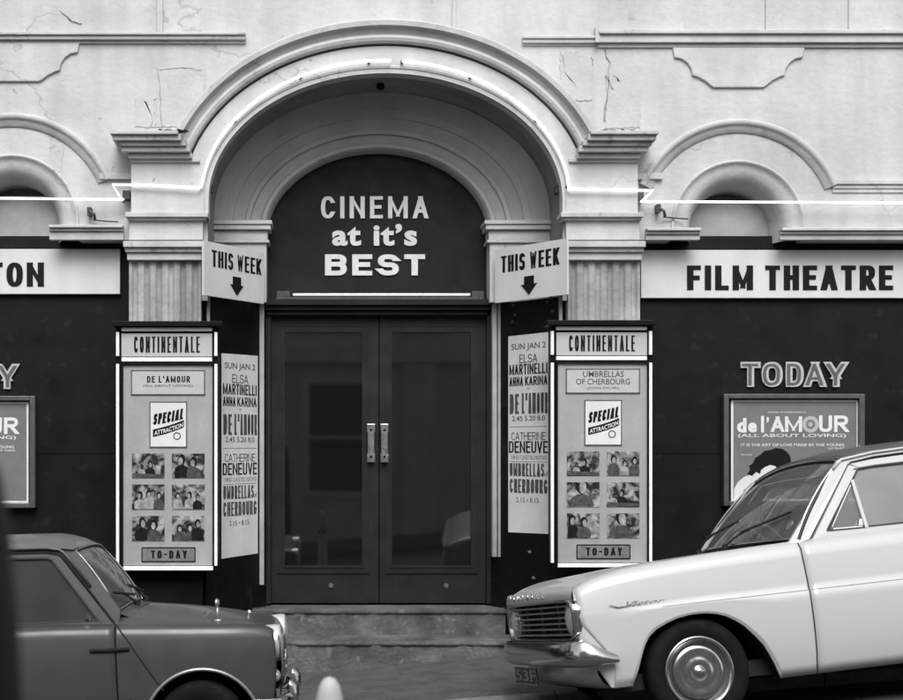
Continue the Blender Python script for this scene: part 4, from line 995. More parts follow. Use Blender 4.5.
# grille surround, bars, headlamps
gz0, gz1, gw0, gw1 = .578, .79, .075, C.W - .075
bm = nb()
def rr(w0, w1, z0, z1, r, n=6):
    P_ = []
    for cx, cz, a0 in ((w1 - r, z1 - r, 0), (w0 + r, z1 - r, PI / 2), (w0 + r, z0 + r, PI), (w1 - r, z0 + r, 3 * PI / 2)):
        for k in range(n + 1): P_.append((cx + r * math.cos(a0 + PI / 2 * k / n), cz + r * math.sin(a0 + PI / 2 * k / n)))
    return P_
loops = [[Vector((noseU(w) + du, w, z)) for w, z in rr(gw0 - e, gw1 + e, gz0 - e, gz1 + e, .085)] for e, du in ((.0, .05), (.0, -.012), (.012, -.022), (.022, -.006), (.022, .03))]
loops = [l + [l[0]] for l in loops]
strip(bm, loops); obj('grille_surround', bm, M['chrome'], car, smooth=True)
bm = nb(); prism(bm, rr(gw0, gw1, gz0, gz1, .085), lambda a, b_: (noseU(a) + .055, a, b_), lambda a, b_: (noseU(a) + .065, a, b_)); obj('grille_backing', bm, M['under'], car)
bm = nb()
for k in range(6):
    z = gz0 + .022 + k * (gz1 - gz0 - .044) / 5
    r = [[Vector((noseU(.12 + 1.38 * i / 16) + a, .12 + 1.38 * i / 16, z + b_)) for i in range(17)] for a, b_ in ((.004, -.004), (.004, .004), (.03, .006), (.03, -.006), (.004, -.004))]
    strip(bm, r)
for k in range(3):
    w = .45 + k * .36; box(bm, noseU(w) + .034, noseU(w) + .05, w - .002, w + .002, gz0 + .01, gz1 - .01)
obj('grille_bars', bm, M['dullchrome'], car)
for w in (.178, C.W - .178):
    c = (noseU(w) + .038, w, .684); bm = nb()
    lathe(bm, [(.102, -.04), (.104, .015), (.094, .028), (.084, .018)], c, (-1, 0, 0), 36); hl = obj('headlamp', bm, M['chrome'], car, smooth=True)
    bm = nb(); lathe(bm, [(.085, .018), (.07, .034), (.04, .044), (0, .048)], c, (-1, 0, 0), 36); obj('lens', bm, M['lens'], hl, smooth=True)
# headlamp pods / front corners of the wings below the nose
for far in (0, 1):
    bm = nb(); rows = []
    for z in (.872, .84, .80, .74, .68, .62, .57, .50, .43, .38, .33, .28):
        f = ufV(z); r = []
        for k in range(7):
            t = k / 6; tu = noseU(.07) + .008 if z > .42 else -.585 + (.38 - z) * .6
            u = f + (tu - f) * math.sin(t * PI / 2); w = C.inset(f, z) + (.075 - C.inset(f, z)) * (1 - math.cos(t * PI / 2))
            r.append(Vector((u, (C.W - w) if far else w, z)))
        rows.append(r)
    strip(bm, rows); obj('nose_corner', bm, M['carwhite'], car, smooth=True)
# bumper
bm = nb()
path = [(-.49, -.012), (-.56, -.022), (-.62, -.028), (-.68, -.02), (-.72, .01), (-.745, .06), (-.765, .16), (-.785, .35), (-.79, .81)]
path = path + [(u, C.W - w) for u, w in path[-2::-1]]
sec = [(.03, .565), (.012, .566), (-.004, .548), (-.012, .50), (-.018, .475), (-.012, .45), (.004, .425), (.03, .415), (.055, .418)]
rows = []
for k, (u, w) in enumerate(path):
    a = Vector(path[max(0, k - 1)]); b_ = Vector(path[min(len(path) - 1, k + 1)]); d = (b_ - a).normalized(); n = Vector((d.y, -d.x))   # inward
    e = max(0, min(1, (min(k, len(path) - 1 - k)) / 3)); r = []
    for q, z in sec:
        zz = z if k not in (0, len(path) - 1) else .43 + (z - .49) * .25
        if e < 1: zz = .44 + (z - .49) * (.35 + .65 * e) + .05 * e
        r.append(Vector((u + n.x * q, w + n.y * q, zz)))
    rows.append(r)
strip(bm, rows); obj('front_bumper', bm, M['chrome'], car, smooth=True)
bm = nb(); r0 = []
rows = [[Vector((u + .07 * abs(2 * w / C.W - 1) ** 4, w, z)) for w in [.05 + (C.W - .1) * j / 20 for j in range(21)]] for u, z in ((-.64, .57), (-.66, .44), (-.655, .36), (-.63, .31), (-.58, .275), (-.45, .27))]
strip(bm, rows); obj('front_valance', bm, M['carwhite'], car, smooth=True)
bm = nb(); box(bm, -.742, -.735, .86, 1.38, .29, .40); pl_ = obj('number_plate', bm, M['plate'], car)
bm = nb(); text_on(bm, '53F', (-.7425, 1.36, .31), (0, -1, 0), (0, 0, 1), 0, .48, 0, .075, th=.002, bold=.02)
for a in ((.86, 1.38, .29, .296), (.86, 1.38, .394, .40), (.86, .866, .29, .40), (1.374, 1.38, .29, .40)): box(bm, -.744, -.742, *a)
obj('lettering', bm, M['dullchrome'], pl_)
# boot, tail
bm = nb(); rows = []
for i in range(16):
    u = 2.9 + .83 * i / 15; e = C.inset(u, C.ztop(u)); rows.append([Vector((u, e + (C.W - 2 * e) * j / 20, C.ztop(u) + .02 * (1 - (2 * j / 20 - 1) ** 2) * (1 if i < 15 else .6))) for j in range(21)])
strip(bm, rows); obj('boot_lid', bm, M['carwhite'], car, smooth=True)
bm = nb(); rows = []
for z, du in ((.925, .0), (.88, .03), (.7, .04), (.5, .03), (.3, -.02)):
    e = C.inset(3.73, z); rows.append([Vector((3.73 + du, e + (C.W - 2 * e) * j / 16, z)) for j in range(17)])
strip(bm, rows); obj('tail_panel', bm, M['carwhite'], car, smooth=True)
bm = nb(); tube(bm, [(3.45, .02, .48), (3.76, .05, .48), (3.84, .3, .48), (3.86, .81, .48), (3.84, 1.32, .48), (3.76, 1.57, .48), (3.45, 1.6, .48)], .055, 10); obj('rear_bumper', bm, M['chrome'], car, smooth=True)
for w in (.16, C.W - .16):
    bm = nb(); disc(bm, (3.775, w, .74), (1, 0, 0), .055, .03); obj('tail_lamp', bm, M['framegrey'], car)
# glasshouse side
win = lambda z: .062 + max(0, z - 1.0) * .26
RAIL = [(1.13, 1.452), (1.345, 1.478), (1.645, 1.488), (2.045, 1.488), (2.545, 1.47), (2.825, 1.44)]
for far in (0, 1):
    Pp = lambda pts, n, m, th=.03, dw=0.0: obj(n, uzpoly(nb(), C, pts, win, th, far, dw), M[m], car, bevel=.003)
    Pp([(.655, .975), (.735, .985), (.80, 1.0), (1.128, 1.43), (1.3, 1.456), (1.6, 1.466), (2.0, 1.466), (2.5, 1.45), (2.74, 1.42), (2.86, 1.2), (2.92, 1.0), (3.12, 1.0), (3.0, 1.2), (2.82, 1.44), (2.5, 1.482), (2.0, 1.502), (1.6, 1.502), (1.3, 1.492), (1.07, 1.462)], 'side_pillars', 'carwhite')
    Pp([(.812, .985), (.90, 1.015), (.915, 1.038), (1.195, 1.398), (1.21, 1.405), (1.45, 1.413), (1.72, 1.415), (1.73, 1.035), (1.2, 1.03), (.915, 1.036), (.88, 1.014), (1.735, 1.0), (1.762, 1.0), (1.755, 1.455), (1.5, 1.452), (1.3, 1.443), (1.14, 1.42)], 'front_door_frame', 'carwhite', .025, .003) if 0 else None
    # frame as separate ribbons
    bm = nb()
    uzpoly(bm, C, [(.815, .99), (.905, .99), (.92, 1.035), (1.195, 1.40), (1.135, 1.424)], win, .03, far, .004)
    uzpoly(bm, C, [(1.140, 1.430), (1.196, 1.402), (1.3, 1.409), (1.6, 1.413), (1.70, 1.413), (1.737, 1.452), (1.6, 1.456), (1.3, 1.446)], win, .03, far, .004)
    uzpoly(bm, C, [(.906, .985), (1.735, .985), (1.735, 1.03), (.919, 1.033)], win, .03, far, .004)
    uzpoly(bm, C, [(1.701, 1.0305), (1.735, 1.0305), (1.737, 1.45), (1.701, 1.412)], win, .03, far, .004)
    obj('door_frame', bm, M['carwhite'], fd[far])
    bm = nb()
    uzpoly(bm, C, [(1.748, .985), (2.80, .985), (2.80, 1.03), (1.748, 1.03)], win, .03, far, .004)
    uzpoly(bm, C, [(1.748, 1.031), (1.785, 1.031), (1.785, 1.412), (1.748, 1.453)], win, .03, far, .004)
    uzpoly(bm, C, [(1.75, 1.4535), (1.786, 1.413), (2.0, 1.413), (2.45, 1.40), (2.5, 1.435), (2.0, 1.455)], win, .03, far, .004)
    obj('door_frame', bm, M['carwhite'], rd[far])
    # rubber gasket, glass
    tri = [(.932, 1.038), (1.152, 1.034), (1.125, 1.300), (1.118, 1.315)]
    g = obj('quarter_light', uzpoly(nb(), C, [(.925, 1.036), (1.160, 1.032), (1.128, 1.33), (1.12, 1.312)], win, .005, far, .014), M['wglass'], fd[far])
    bm = nb(); uzpoly(bm, C, line_poly([(.925, 1.040), (1.165, 1.036)], .014), win, .012, far, .003); uzpoly(bm, C, line_poly([(.922, 1.04), (1.19, 1.397)], .012), win, .012, far, .0025)
    uzpoly(bm, C, line_poly([(1.185, 1.038), (1.70, 1.038)], .010), win, .012, far, .003); uzpoly(bm, C, line_poly([(1.16, 1.393), (1.3, 1.403), (1.69, 1.408)], .010), win, .012, far, .003)
    obj('window_rubber', bm, M['gasket'], fd[far])
    bm = nb(); uzpoly(bm, C, line_poly([(1.136, 1.33), (1.172, 1.032)], .020), win, .02, far, -.001)
    obj('divider_bar', bm, M['carwhite'], fd[far])
    bm = nb(); uzpoly(bm, C, line_poly([(.96, 1.046), (1.145, 1.042)], .007), win, .01, far, -.002); uzpoly(bm, C, line_poly([(.955, 1.06), (1.12, 1.30)], .006), win, .01, far, -.002); uzpoly(bm, C, [(1.12, 1.05), (1.15, 1.05), (1.15, 1.085), (1.135, 1.09)], win, .01, far, -.004)
    obj('quarter_light_rim', bm, M['chrome'], fd[far])
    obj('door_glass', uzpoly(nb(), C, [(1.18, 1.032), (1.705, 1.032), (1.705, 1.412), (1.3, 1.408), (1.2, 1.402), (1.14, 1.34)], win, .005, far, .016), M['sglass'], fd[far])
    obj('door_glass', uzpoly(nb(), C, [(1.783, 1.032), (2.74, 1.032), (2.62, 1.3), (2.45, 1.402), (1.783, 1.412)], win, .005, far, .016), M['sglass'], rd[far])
    bm = nb(); tube(bm, [Vector((u, (C.W - win(z) + .006) if far else win(z) - .006, z + .008)) for u, z in [(1.065, 1.40)] + RAIL], .009, 8); obj('drip_rail', bm, M['carwhite'], car, smooth=True)
    bm = nb(); tube(bm, [Vector((u, (C.W - win(z) + .001) if far else win(z) - .001, z)) for u, z in ((1.185, 1.437), (1.345, 1.458), (1.645, 1.468), (2.045, 1.468), (2.545, 1.45))], .005, 8); obj('door_seal', bm, M['gasket'], car)
    bm = nb(); w = C.inset(1.5, .86) - .02; a = [Vector((1.52, w + .02, .865)), Vector((1.54, w - .01, .868)), Vector((1.66, w - .01, .868)), Vector((1.68, w + .02, .865))]
    tube(bm, mirror_w(a, C.W) if far else a, .010, 8); obj('door_handle', bm, M['chrome'], fd[far], smooth=True)
    # script badge on the wing
    bm = nb()
    if not far:
        O = Vector((-.49, C.inset(-.3, .74) - .001, .735)); text_on(bm, 'Victor', O, (1, 0, .0), (0, 0, 1), .10, .33, -.008, .022, th=.005, bold=-.005, shear=.5)
        prism(bm, [(0, 0.016), (.05, -.008), (.33, .004), (.05, -.002)], lambda a, b_: O + Vector((a, -.004, b_)), lambda a, b_: O + Vector((a, .004, b_)))
        obj('wing_badge', bm, M['badge'], car)
    else: bm.free()
# windscreen
def wsB(t):   # base curve, t 0..1 across
    q = 2 * t - 1; return Vector((.735 - .15 * (1 - q * q), .075 + (C.W - .15) * t, 1.005 + .02 * (1 - q * q)))
def wsT(t):
    q = 2 * t - 1; return Vector((1.145 - .012 * (1 - q * q), .205 + (C.W - .41) * t, 1.452 + .045 * (1 - q * q)))
def wsP(t, s):
    a, b_ = wsB(t), wsT(t); p = a.lerp(b_, s); bul = 4 * s * (1 - s) * .02; return p + Vector((-bul, 0, bul))
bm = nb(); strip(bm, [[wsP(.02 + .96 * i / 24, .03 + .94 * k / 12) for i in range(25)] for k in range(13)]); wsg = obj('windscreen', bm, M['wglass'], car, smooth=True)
bm = nb(); c0 = wsP(.09, .17) + Vector((.014, 0, 0)); lathe(bm, [(0, 0), (.035, 0), (.035, .002), (0, .002)], c0, (-.8, 0, .6), 24); obj('tax_disc', bm, M['paper'], wsg)
loop = [wsP(i / 24, 0.0) for i in range(25)] + [wsP(1, k / 12) for k in range(1, 13)] + [wsP(1 - i / 24, 1) for i in range(1, 25)] + [wsP(0, 1 - k / 12) for k in range(1, 13)]
bm = nb(); tube(bm, loop, .014, 8, caps=False); obj('windscreen_rubber', bm, M['gasket'], wsg, smooth=True)
lp2 = [p + Vector((-.012, 0, .008)) for p in loop]
bm = nb(); tube(bm, lp2, .008, 8, caps=False); obj('windscreen_trim', bm, M['chrome'], wsg, smooth=True)
for k, (wp, wt) in enumerate((((.42, .0), (.08, .30)), ((.80, 0), (.48, .26)))):
    base = wsB(wp[0]) + Vector((-.05, 0, .0)); tip = wsP(wt[0], wt[1]) + Vector((-.02, 0, .015)); mid = wsP((wp[0] + wt[0]) / 2, .13) + Vector((-.04, 0, .03))
    bm = nb(); tube(bm, [base, base.lerp(mid, .5) + Vector((-.01, 0, .01)), mid], .006, 6); tube(bm, [mid.lerp(tip, -.35), mid, tip], .0075, 6); disc(bm, base, (0, 0, 1), .018, .03, 12); obj('wiper', bm, M['gasket'] if k else M['under'], car)
# roof
bm = nb(); rows = []
for i in range(31):
    t = i / 30; r = []
    for j in range(25):
        s = j / 24; q = 2 * s - 1
        u = wsT(s).x - .005 + (2.83 - wsT(s).x) * t
        ze = interp([(1.0, 1.452)] + RAIL, u) + .012; w0 = win(ze) - .008
        e = min(1, (t / .10)) ; e2 = min(1, (1 - t) / .12)
        cr = .075 * (1 - abs(q) ** 2.6) * (1 - (1 - e) ** 2 * .42) * (1 - (1 - e2) ** 2 * .4)
        r.append(Vector((u, w0 + (C.W - 2 * w0) * s, ze + cr)))
    rows.append(r)
strip(bm, rows); obj('roof', bm, M['carroof'], car, smooth=True)
bm = nb(); strip(bm, [[wsP(i / 24, 1) + Vector((-.006 + .012 * k, 0, .006 + .014 * k)) for i in range(25)] for k in range(3)]); obj('roof_header', bm, M['carroof'], car, smooth=True)
bm = nb(); strip(bm, [[Vector((2.83 + .29 * k / 6, .20 - .06 * k / 6 + (C.W - .4 + .12 * k / 6) * i / 12, 1.46 + .04 * (1 - (2 * i / 12 - 1) ** 2) - (.44 + .02 * (1 - (2 * i / 12 - 1) ** 2)) * k / 6)) for i in range(13)] for k in range(7)]); obj('rear_window', bm, M['dglass'], car, smooth=True)
# interior and underbody
bm = nb(); box(bm, -.45, 3.6, .14, C.W - .14, .24, .33); box(bm, -.52, .45, .5, C.W - .5, .33, .8); box(bm, .52, .56, .07, C.W - .07, .3, .93); obj('floor_pan', bm, M['under'], car)
bm = nb()
rows = [[Vector((u + .1 * (1 - (2 * j / 12 - 1) ** 2) * -1, .1 + (C.W - .2) * j / 12, z)) for j in range(13)] for u, z in ((.70, 1.0), (.86, 1.01), (.92, .97), (.93, .8), (.85, .7))]
strip(bm, rows); obj('dashboard', bm, M['under'], car, smooth=True)
bm = nb()
for w0, w1 in ((.15, .76), (.86, 1.47)):
    box(bm, 1.35, 1.85, w0, w1, .5, .66); v = [bm.verts.new(p) for p in ((1.75, w0, .62), (1.75, w1, .62), (1.92, w1, 1.12), (1.92, w0, 1.12), (1.87, w0, .62), (1.87, w1, .62), (2.0, w1, 1.10), (2.0, w0, 1.10))]
    for f in ((0, 1, 2, 3), (4, 7, 6, 5), (0, 4, 5, 1), (2, 6, 7, 3), (1, 5, 6, 2), (0, 3, 7, 4)): bm.faces.new([v[i] for i in f])
obj('front_seats', bm, M['seat'], car, bevel=.03)
bm = nb(); box(bm, 2.3, 2.8, .2, 1.4, .5, .68); box(bm, 2.7, 2.85, .2, 1.4, .6, 1.08); obj('rear_seat', bm, M['seat'], car, bevel=.03)
bm = nb(); cc = Vector((1.08, 1.16, 1.0)); ax = Vector((.86, 0, .5)).normalized(); a = ax.orthogonal().normalized(); b_ = ax.cross(a)
tube(bm, [cc + a * .2 * math.cos(2 * PI * k / 28) + b_ * .2 * math.sin(2 * PI * k / 28) for k in range(29)], .011, 8); tube(bm, [cc - a * .2, cc + a * .2], .012, 6); tube(bm, [cc, cc - ax * .3], .02, 8); obj('steering_wheel', bm, M['letter'], car, smooth=True)
bm = nb()
for w in (.075, C.W - .075): box(bm, .75, 2.75, w - .01, w + .01, .3, .97)
obj('door_trim', bm, M['seat'], car)
for u in (0.0, RC):
    for far in (0, 1): wheel(C, car, u, .115 if not far else C.W - .115, .31, .20, .16, .31 + (.12 if far and u else 0), 'big', far)
bm = nb(); w = .25; tube(bm, [Vector((1.93, C.W - .22, 1.50)), Vector((1.93, C.W - .22, 1.65))], .004, 6); obj('aerial', bm, M['dullchrome'], car)
bm = nb(); tube(bm, [(.3, .2, .27), (.8, .22, .25), (1.6, .22, .25)], .03, 8); obj('exhaust_pipe', bm, M['framegrey'], car)

# ---------- dark small car
C = Car(); C.W = 1.41; C.zc = .66
VM = Matrix(((-1, 0, 0, 0), (0, 1, 0, 0), (0, 0, 1, 0), (0, 0, 0, 1)))
Uv = Vector((-1, 0, -.055)).normalized(); Vv = Vector((0, 1, -.06)); Vv = (Vv - Uv * Uv.dot(Vv)).normalized(); Nv = Vv.cross(Uv)
O = (-.6609, -3.345, -.080)
VM = Matrix(((Uv.x, Vv.x, Nv.x, O[0]), (Uv.y, Vv.y, Nv.y, O[1]), (Uv.z, Vv.z, Nv.z, O[2]), (0, 0, 0, 1)))
mini = thing('parked_car', 'small dark grey two-box car with round bonnet, parked before the left showcase', 'car', mat=VM)
def circ(cx, R, zc, zb): 
    a0 = math.asin((zc - zb) / R) if zb < zc else 0
    return [(cx + R * math.cos(PI + a0 - (PI + 2 * a0) * i / 30), zc + R * math.sin(PI + a0 - (PI + 2 * a0) * i / 30)) for i in range(31)]
MA = [(-.335 + .67 * i / 40, 0) for i in range(41)]
def archz(u, c, R=.325, z0=.25):
    d = abs(u - c)
    if d >= R: return None
    return z0 + math.sqrt(R * R - d * d)
RC2 = 2.04
def zbotM(u):
    for c in (-.01, RC2):
        z = archz(u, c)
        if z: return max(.21, z)
    return .21 if -.3 < u < 2.3 else .30
TOPM = [(-.47, .72), (-.45, .762), (-.42, .785), (-.36, .799), (-.25, .811), (.07, .828), (.44, .848), (.8, .862), (1.4, .87), (2.2, .86), (2.45, .84), (2.6, .80)]
C.zbot = zbotM; C.ztop = lambda u: smooth_tab(TOPM, u, .03)
def insetM(u, z):
    p = 0
    if u < .25: p += .085 * ((.25 - u) / .69) ** 2.6
    if u > 1.9: p += .10 * ((u - 1.9) / .7) ** 2
    t = C.ztop(u)
    if z > C.zc: s = .004 + .018 * ((z - C.zc) / max(.05, t - C.zc)) ** 1.6 + .030 * max(0, (z - t + .05) / .05) ** 2
    else: q = (C.zc - z) / .4; s = .004 + .03 * max(0, q) ** 2
    return p + s
C.inset = insetM
def cols(u0, u1):
    return side_patch(C, u0, u1, .011)
noseM = lambda z: -.445 + .02 * ((.6 - z) / .2) ** 2 if z < .6 else -.445 + .010 * max(0, (z - .6) / .15) ** 2
fr = side_patch(C, -.445, -.34, .02, uf=lambda z: noseM(min(z, .74)))
list(put_side(C, 'front_wing', [fr, side_patch(C, -.34, .452, .008)], M['cargrey'], mini))
md = list(put_side(C, 'door', [side_patch(C, .459, 1.42, .05)], M['cargrey'], mini))
list(put_side(C, 'rear_wing', [side_patch(C, 1.427, 2.60, .01)], M['cargrey'], mini))
def capd(far, p): return Vector((p[0], C.W - p[1], p[2])) if far else Vector(p)
for far in (0, 1):
    for c in (-.01, RC2):
        ar = [(c + .325 * math.cos(PI - PI * i / 32), .25 + .325 * math.sin(PI - PI * i / 32)) for i in range(33)]
        bm = nb(); tube(bm, [capd(far, (u, C.inset(u, z) - .003, z)) for u, z in ar], .010, 8); obj('arch_lip', bm, M['dullchrome'], mini, smooth=True)
        arch_liner(C, ar, mini, .38, far)
    # welded seam and belt trim, hinges
    bm = nb(); sp = [(.445, .842), (.39, .765), (.31, .64), (.229, .514), (.19, .46)]; sp = [(a[0] + (b_[0] - a[0]) * k / 8, a[1] + (b_[1] - a[1]) * k / 8) for a, b_ in zip(sp, sp[1:]) for k in range(8)]; tube(bm, [capd(far, (u, C.inset(u, z) - .002, z)) for u, z in sp], .0055, 6); obj('wing_seam', bm, M['under'], mini, smooth=True)
    for z in (.713, .42):
        bm = nb(); tube(bm, [capd(far, (.375, C.inset(.4, z) - .008, z)), capd(far, (.45, C.inset(.4, z) - .016, z)), capd(far, (.60, C.inset(.5, z) - .008, z))], .011, 8); obj('door_hinge', bm, M['under'], md[far], smooth=True)
    win = lambda z: .075 + max(0, z - .85) * .20
    bm = nb()
    uzpoly(bm, C, [(.455, .845), (.53, .845), (.545, .868), (.815, 1.235), (.835, 1.248), (1.36, 1.272), (1.36, .87), (.55, .866), (.52, .848), (1.40, .852), (1.41, 1.296), (.84, 1.276), (.775, 1.262)], win, .02, far) if 0 else None
    uzpoly(bm, C, [(.470, .85), (.530, .85), (.546, .872), (.815, 1.235), (.783, 1.262)], win, .025, far)
    uzpoly(bm, C, [(.784, 1.2625), (.816, 1.236), (.845, 1.252), (1.40, 1.272), (1.41, 1.292), (.84, 1.278)], win, .025, far)
    uzpoly(bm, C, [(.531, .845), (1.41, .855), (1.41, .876), (.548, .871)], win, .025, far)
    uzpoly(bm, C, [(1.375, .877), (1.41, .877), (1.41, 1.27), (1.375, 1.27)], win, .025, far)
    obj('door_frame', bm, M['cargrey'], md[far])
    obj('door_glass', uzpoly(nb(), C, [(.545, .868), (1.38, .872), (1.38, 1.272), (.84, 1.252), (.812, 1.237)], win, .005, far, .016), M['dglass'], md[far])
    bm = nb(); uzpoly(bm, C, line_poly([(.548, .878), (1.37, .882)], .010), win, .02, far, .002); uzpoly(bm, C, line_poly([(.552, .872), (.82, 1.235), (.85, 1.247), (1.37, 1.266)], .009), win, .01, far, .001); obj('window_rubber', bm, M['gasket'], md[far])
    bm = nb(); disc(bm, capd(far, (.621, win(.9) - .004, .900)), (0, 1, 0), .014, .02, 12); uzpoly(bm, C, line_poly([(.62, .90), (.60, .878)], .01), win, .008, far, -.004); obj('window_catch', bm, M['chrome'], md[far])
    bm = nb()
    uzpoly(bm, C, [(.30, .86), (.455, .85), (.774, 1.266), (.84, 1.287), (1.5, 1.31), (2.3, 1.28), (2.45, 1.18), (2.52, .86), (2.3, .86), (2.22, 1.1), (2.12, 1.24), (1.48, 1.262), (1.45, 1.30), (.83, 1.30), (.70, 1.285), (.68, 1.268), (.455, .935)], win, .03, far, .0) if 0 else None
    uzpoly(bm, C, [(.440, .835), (.462, .85), (.778, 1.268), (.70, 1.285), (.672, 1.262), (.43, .93)], win, .03, far, .002)
    uzpoly(bm, C, [(.701, 1.286), (.779, 1.2685), (.84, 1.284), (1.5, 1.298), (2.2, 1.28), (2.2, 1.31), (1.5, 1.325), (.84, 1.308)], win, .03, far, .002)
    uzpoly(bm, C, [(1.42, .85), (1.47, .85), (1.47, 1.296), (1.42, 1.292)], win, .03, far, .002)
    uzpoly(bm, C, [(2.15, .85), (2.5, .82), (2.42, 1.1), (2.3, 1.26), (2.201, 1.279)], win, .03, far, .002)
    obj('side_pillars', bm, M['cargrey'], mini)
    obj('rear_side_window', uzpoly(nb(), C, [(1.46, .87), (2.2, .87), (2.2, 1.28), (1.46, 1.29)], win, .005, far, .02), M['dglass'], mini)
    bm = nb(); tube(bm, [capd(far, (u, win(z) - .012, z + .006)) for u, z in ((.34, .80), (.448, .862), (.60, 1.07), (.745, 1.262), (.775, 1.285), (.85, 1.298), (1.5, 1.315), (2.3, 1.29), (2.45, 1.15))][2:], .010, 8); obj('roof_gutter', bm, M['cargrey'], mini, smooth=True)
    bm = nb(); tube(bm, [capd(far, (u, win(z) - .004, z - .008)) for u, z in ((.462, .862), (.61, 1.062), (.755, 1.252), (.785, 1.272), (.85, 1.286), (1.4, 1.302))], .006, 6); obj('door_seal', bm, M['under'], mini)
# belt shelf
for far in (0, 1):
    bm = nb(); rows = []
    for k in range(2):
        rows.append([capd(far, (u, C.inset(u, C.ztop(u)) if k == 0 else win(.86) + .012, C.ztop(u) + (.004 if k == 0 else .010))) for u in [.44 + 2.1 * i / 30 for i in range(31)]])
    strip(bm, rows); obj('waist_ledge', bm, M['cargrey'], mini, smooth=True)
# bonnet
BC = [(-.47, .70), (-.455, .74), (-.43, .765), (-.36, .797), (-.31, .814), (-.2, .842), (-.085, .868), (.15, .905), (.42, .935), (.5, .94)]
def bonZ(u, w):
    ed = C.inset(u, C.ztop(u)); q = abs((w - C.W / 2) / (C.W / 2 - ed)); q = min(1, q)
    zc = smooth_tab(BC, u, .03); ze = C.ztop(u)
    k = 1 - q ** 3.2
    z = ze + (zc - ze) * k
    if .74 < q < .82 and u > -.38: z -= .004 * math.sin((q - .74) / .08 * PI)
    return z
bm = nb(); rows = []
for i in range(37):
    t = (i / 36) ** 1.3; r = []
    for j in range(45):
        s = j / 44; q = 2 * s - 1
        u1 = .465 - .075 * (1 - q * q); u0 = -.438 - .012 * (1 - q ** 3); u = u0 + (u1 - u0) * t
        ed = C.inset(u, C.ztop(u)); w = ed + (C.W - 2 * ed) * s
        r.append(Vector((u, w, bonZ(u, w))))
    rows.append(r)
strip(bm, rows); obj('bonnet', bm, M['cargrey'], mini, smooth=True)
bm = nb(); rows = []
for z, du in ((None, 0), (.72, -.010), (.66, -.014), (.56, -.012), (.48, -.004), (.40, .004), (.33, .012)):
    r = []
    for j in range(33):
        s = j / 32; q = 2 * s - 1; u = -.438 - .012 * (1 - q ** 3) + du; ed = C.inset(-.42, min(.7, z or .7)); w = ed + (C.W - 2 * ed) * s
        r.append(Vector((u, w, bonZ(u, w) if z is None else z)))
    rows.append(r)
strip(bm, rows); obj('front_panel', bm, M['cargrey'], mini, smooth=True)
for w in (.215, C.W - .215):
    c = (-.452, w, .685); bm = nb(); lathe(bm, [(.104, -.07), (.108, -.01), (.106, .012), (.096, .026), (.086, .016)], c, (-1, 0, 0), 36); hl = obj('headlamp', bm, M['palering'], mini, smooth=True)
    bm = nb(); lathe(bm, [(.087, .014), (.07, .026), (.04, .034), (0, .037)], c, (-1, 0, 0), 36); obj('lens', bm, M['lens'], hl, smooth=True)
bm = nb(); prism(bm, rr(.36, 1.05, .44, .66, .08), lambda a, b_: (-.462, a, b_), lambda a, b_: (-.44, a, b_)); g = obj('grille', bm, M['under'], mini)
bm = nb()
for k in range(8): box(bm, -.472, -.46, .37, 1.04, .455 + k * .026, .462 + k * .026)
l = [Vector((-.464, a, b_)) for a, b_ in rr(.35, 1.06, .43, .67, .085)]; tube(bm, l + [l[0]], .012, 8); obj('grille_bars', bm, M['chrome'], g, smooth=True)
bm = nb(); rows = []
pth = [(-.33, .02), (-.42, .035), (-.475, .12), (-.51, .3), (-.53, .705)]; pth += [(u, C.W - w) for u, w in pth[-2::-1]]
for u, w in pth: rows.append([Vector((u + a, w, z)) for a, z in ((.02, .385), (0, .38), (-.012, .36), (-.015, .33), (-.008, .30), (.02, .295))])
strip(bm, rows); bp_ = obj('front_bumper', bm, M['chrome'], mini, smooth=True)
for w in (.36, 1.05):
    bm = nb()
    rows = []
    for z, d_, hw in ((.27, .0, .02), (.30, .04, .03), (.36, .055, .032), (.42, .05, .03), (.45, .02, .02), (.455, .0, .01)): rows.append([Vector((-.505 - d_ * f, w + hw * s, z)) for s, f in ((-1, 0), (-.8, .7), (0, 1), (.8, .7), (1, 0))])
    strip(bm, rows); obj('overrider', bm, M['chrome'], bp_, smooth=True)
bm = nb(); lathe(bm, [(.0, -.03), (.035, -.02), (.035, .0), (.02, .015), (0, .02)], (-.447, .16, .50), (-1, 0, 0), 20); obj('side_lamp', bm, M['lens'], mini, smooth=True)
# windscreen
def wB(t): q = 2 * t - 1; return Vector((.462 - .035 * (1 - q * q), .132 + (C.W - .264) * t, .915 + .035 * (1 - q * q)))
def wT(t): q = 2 * t - 1; return Vector((.700 - .03 * (1 - q * q), .19 + (C.W - .38) * t, 1.275 + .03 * (1 - q * q)))
def wP(t, s): return wB(t).lerp(wT(t), s) + Vector((-.012, 0, .012)) * (4 * s * (1 - s))
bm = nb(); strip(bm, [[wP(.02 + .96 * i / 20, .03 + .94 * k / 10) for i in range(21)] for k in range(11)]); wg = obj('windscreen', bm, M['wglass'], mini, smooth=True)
loop = [wP(i / 20, 0) for i in range(21)] + [wP(1, k / 8) for k in range(1, 9)] + [wP(1 - i / 20, 1) for i in range(1, 21)] + [wP(0, 1 - k / 8) for k in range(1, 9)]
bm = nb(); tube(bm, loop, .012, 8, caps=False); obj('windscreen_rubber', bm, M['gasket'], wg, smooth=True)
bm = nb(); tube(bm, [p + Vector((-.012, 0, .006)) for p in loop], .005, 6, caps=False); obj('windscreen_trim', bm, M['dullchrome'], wg, smooth=True)
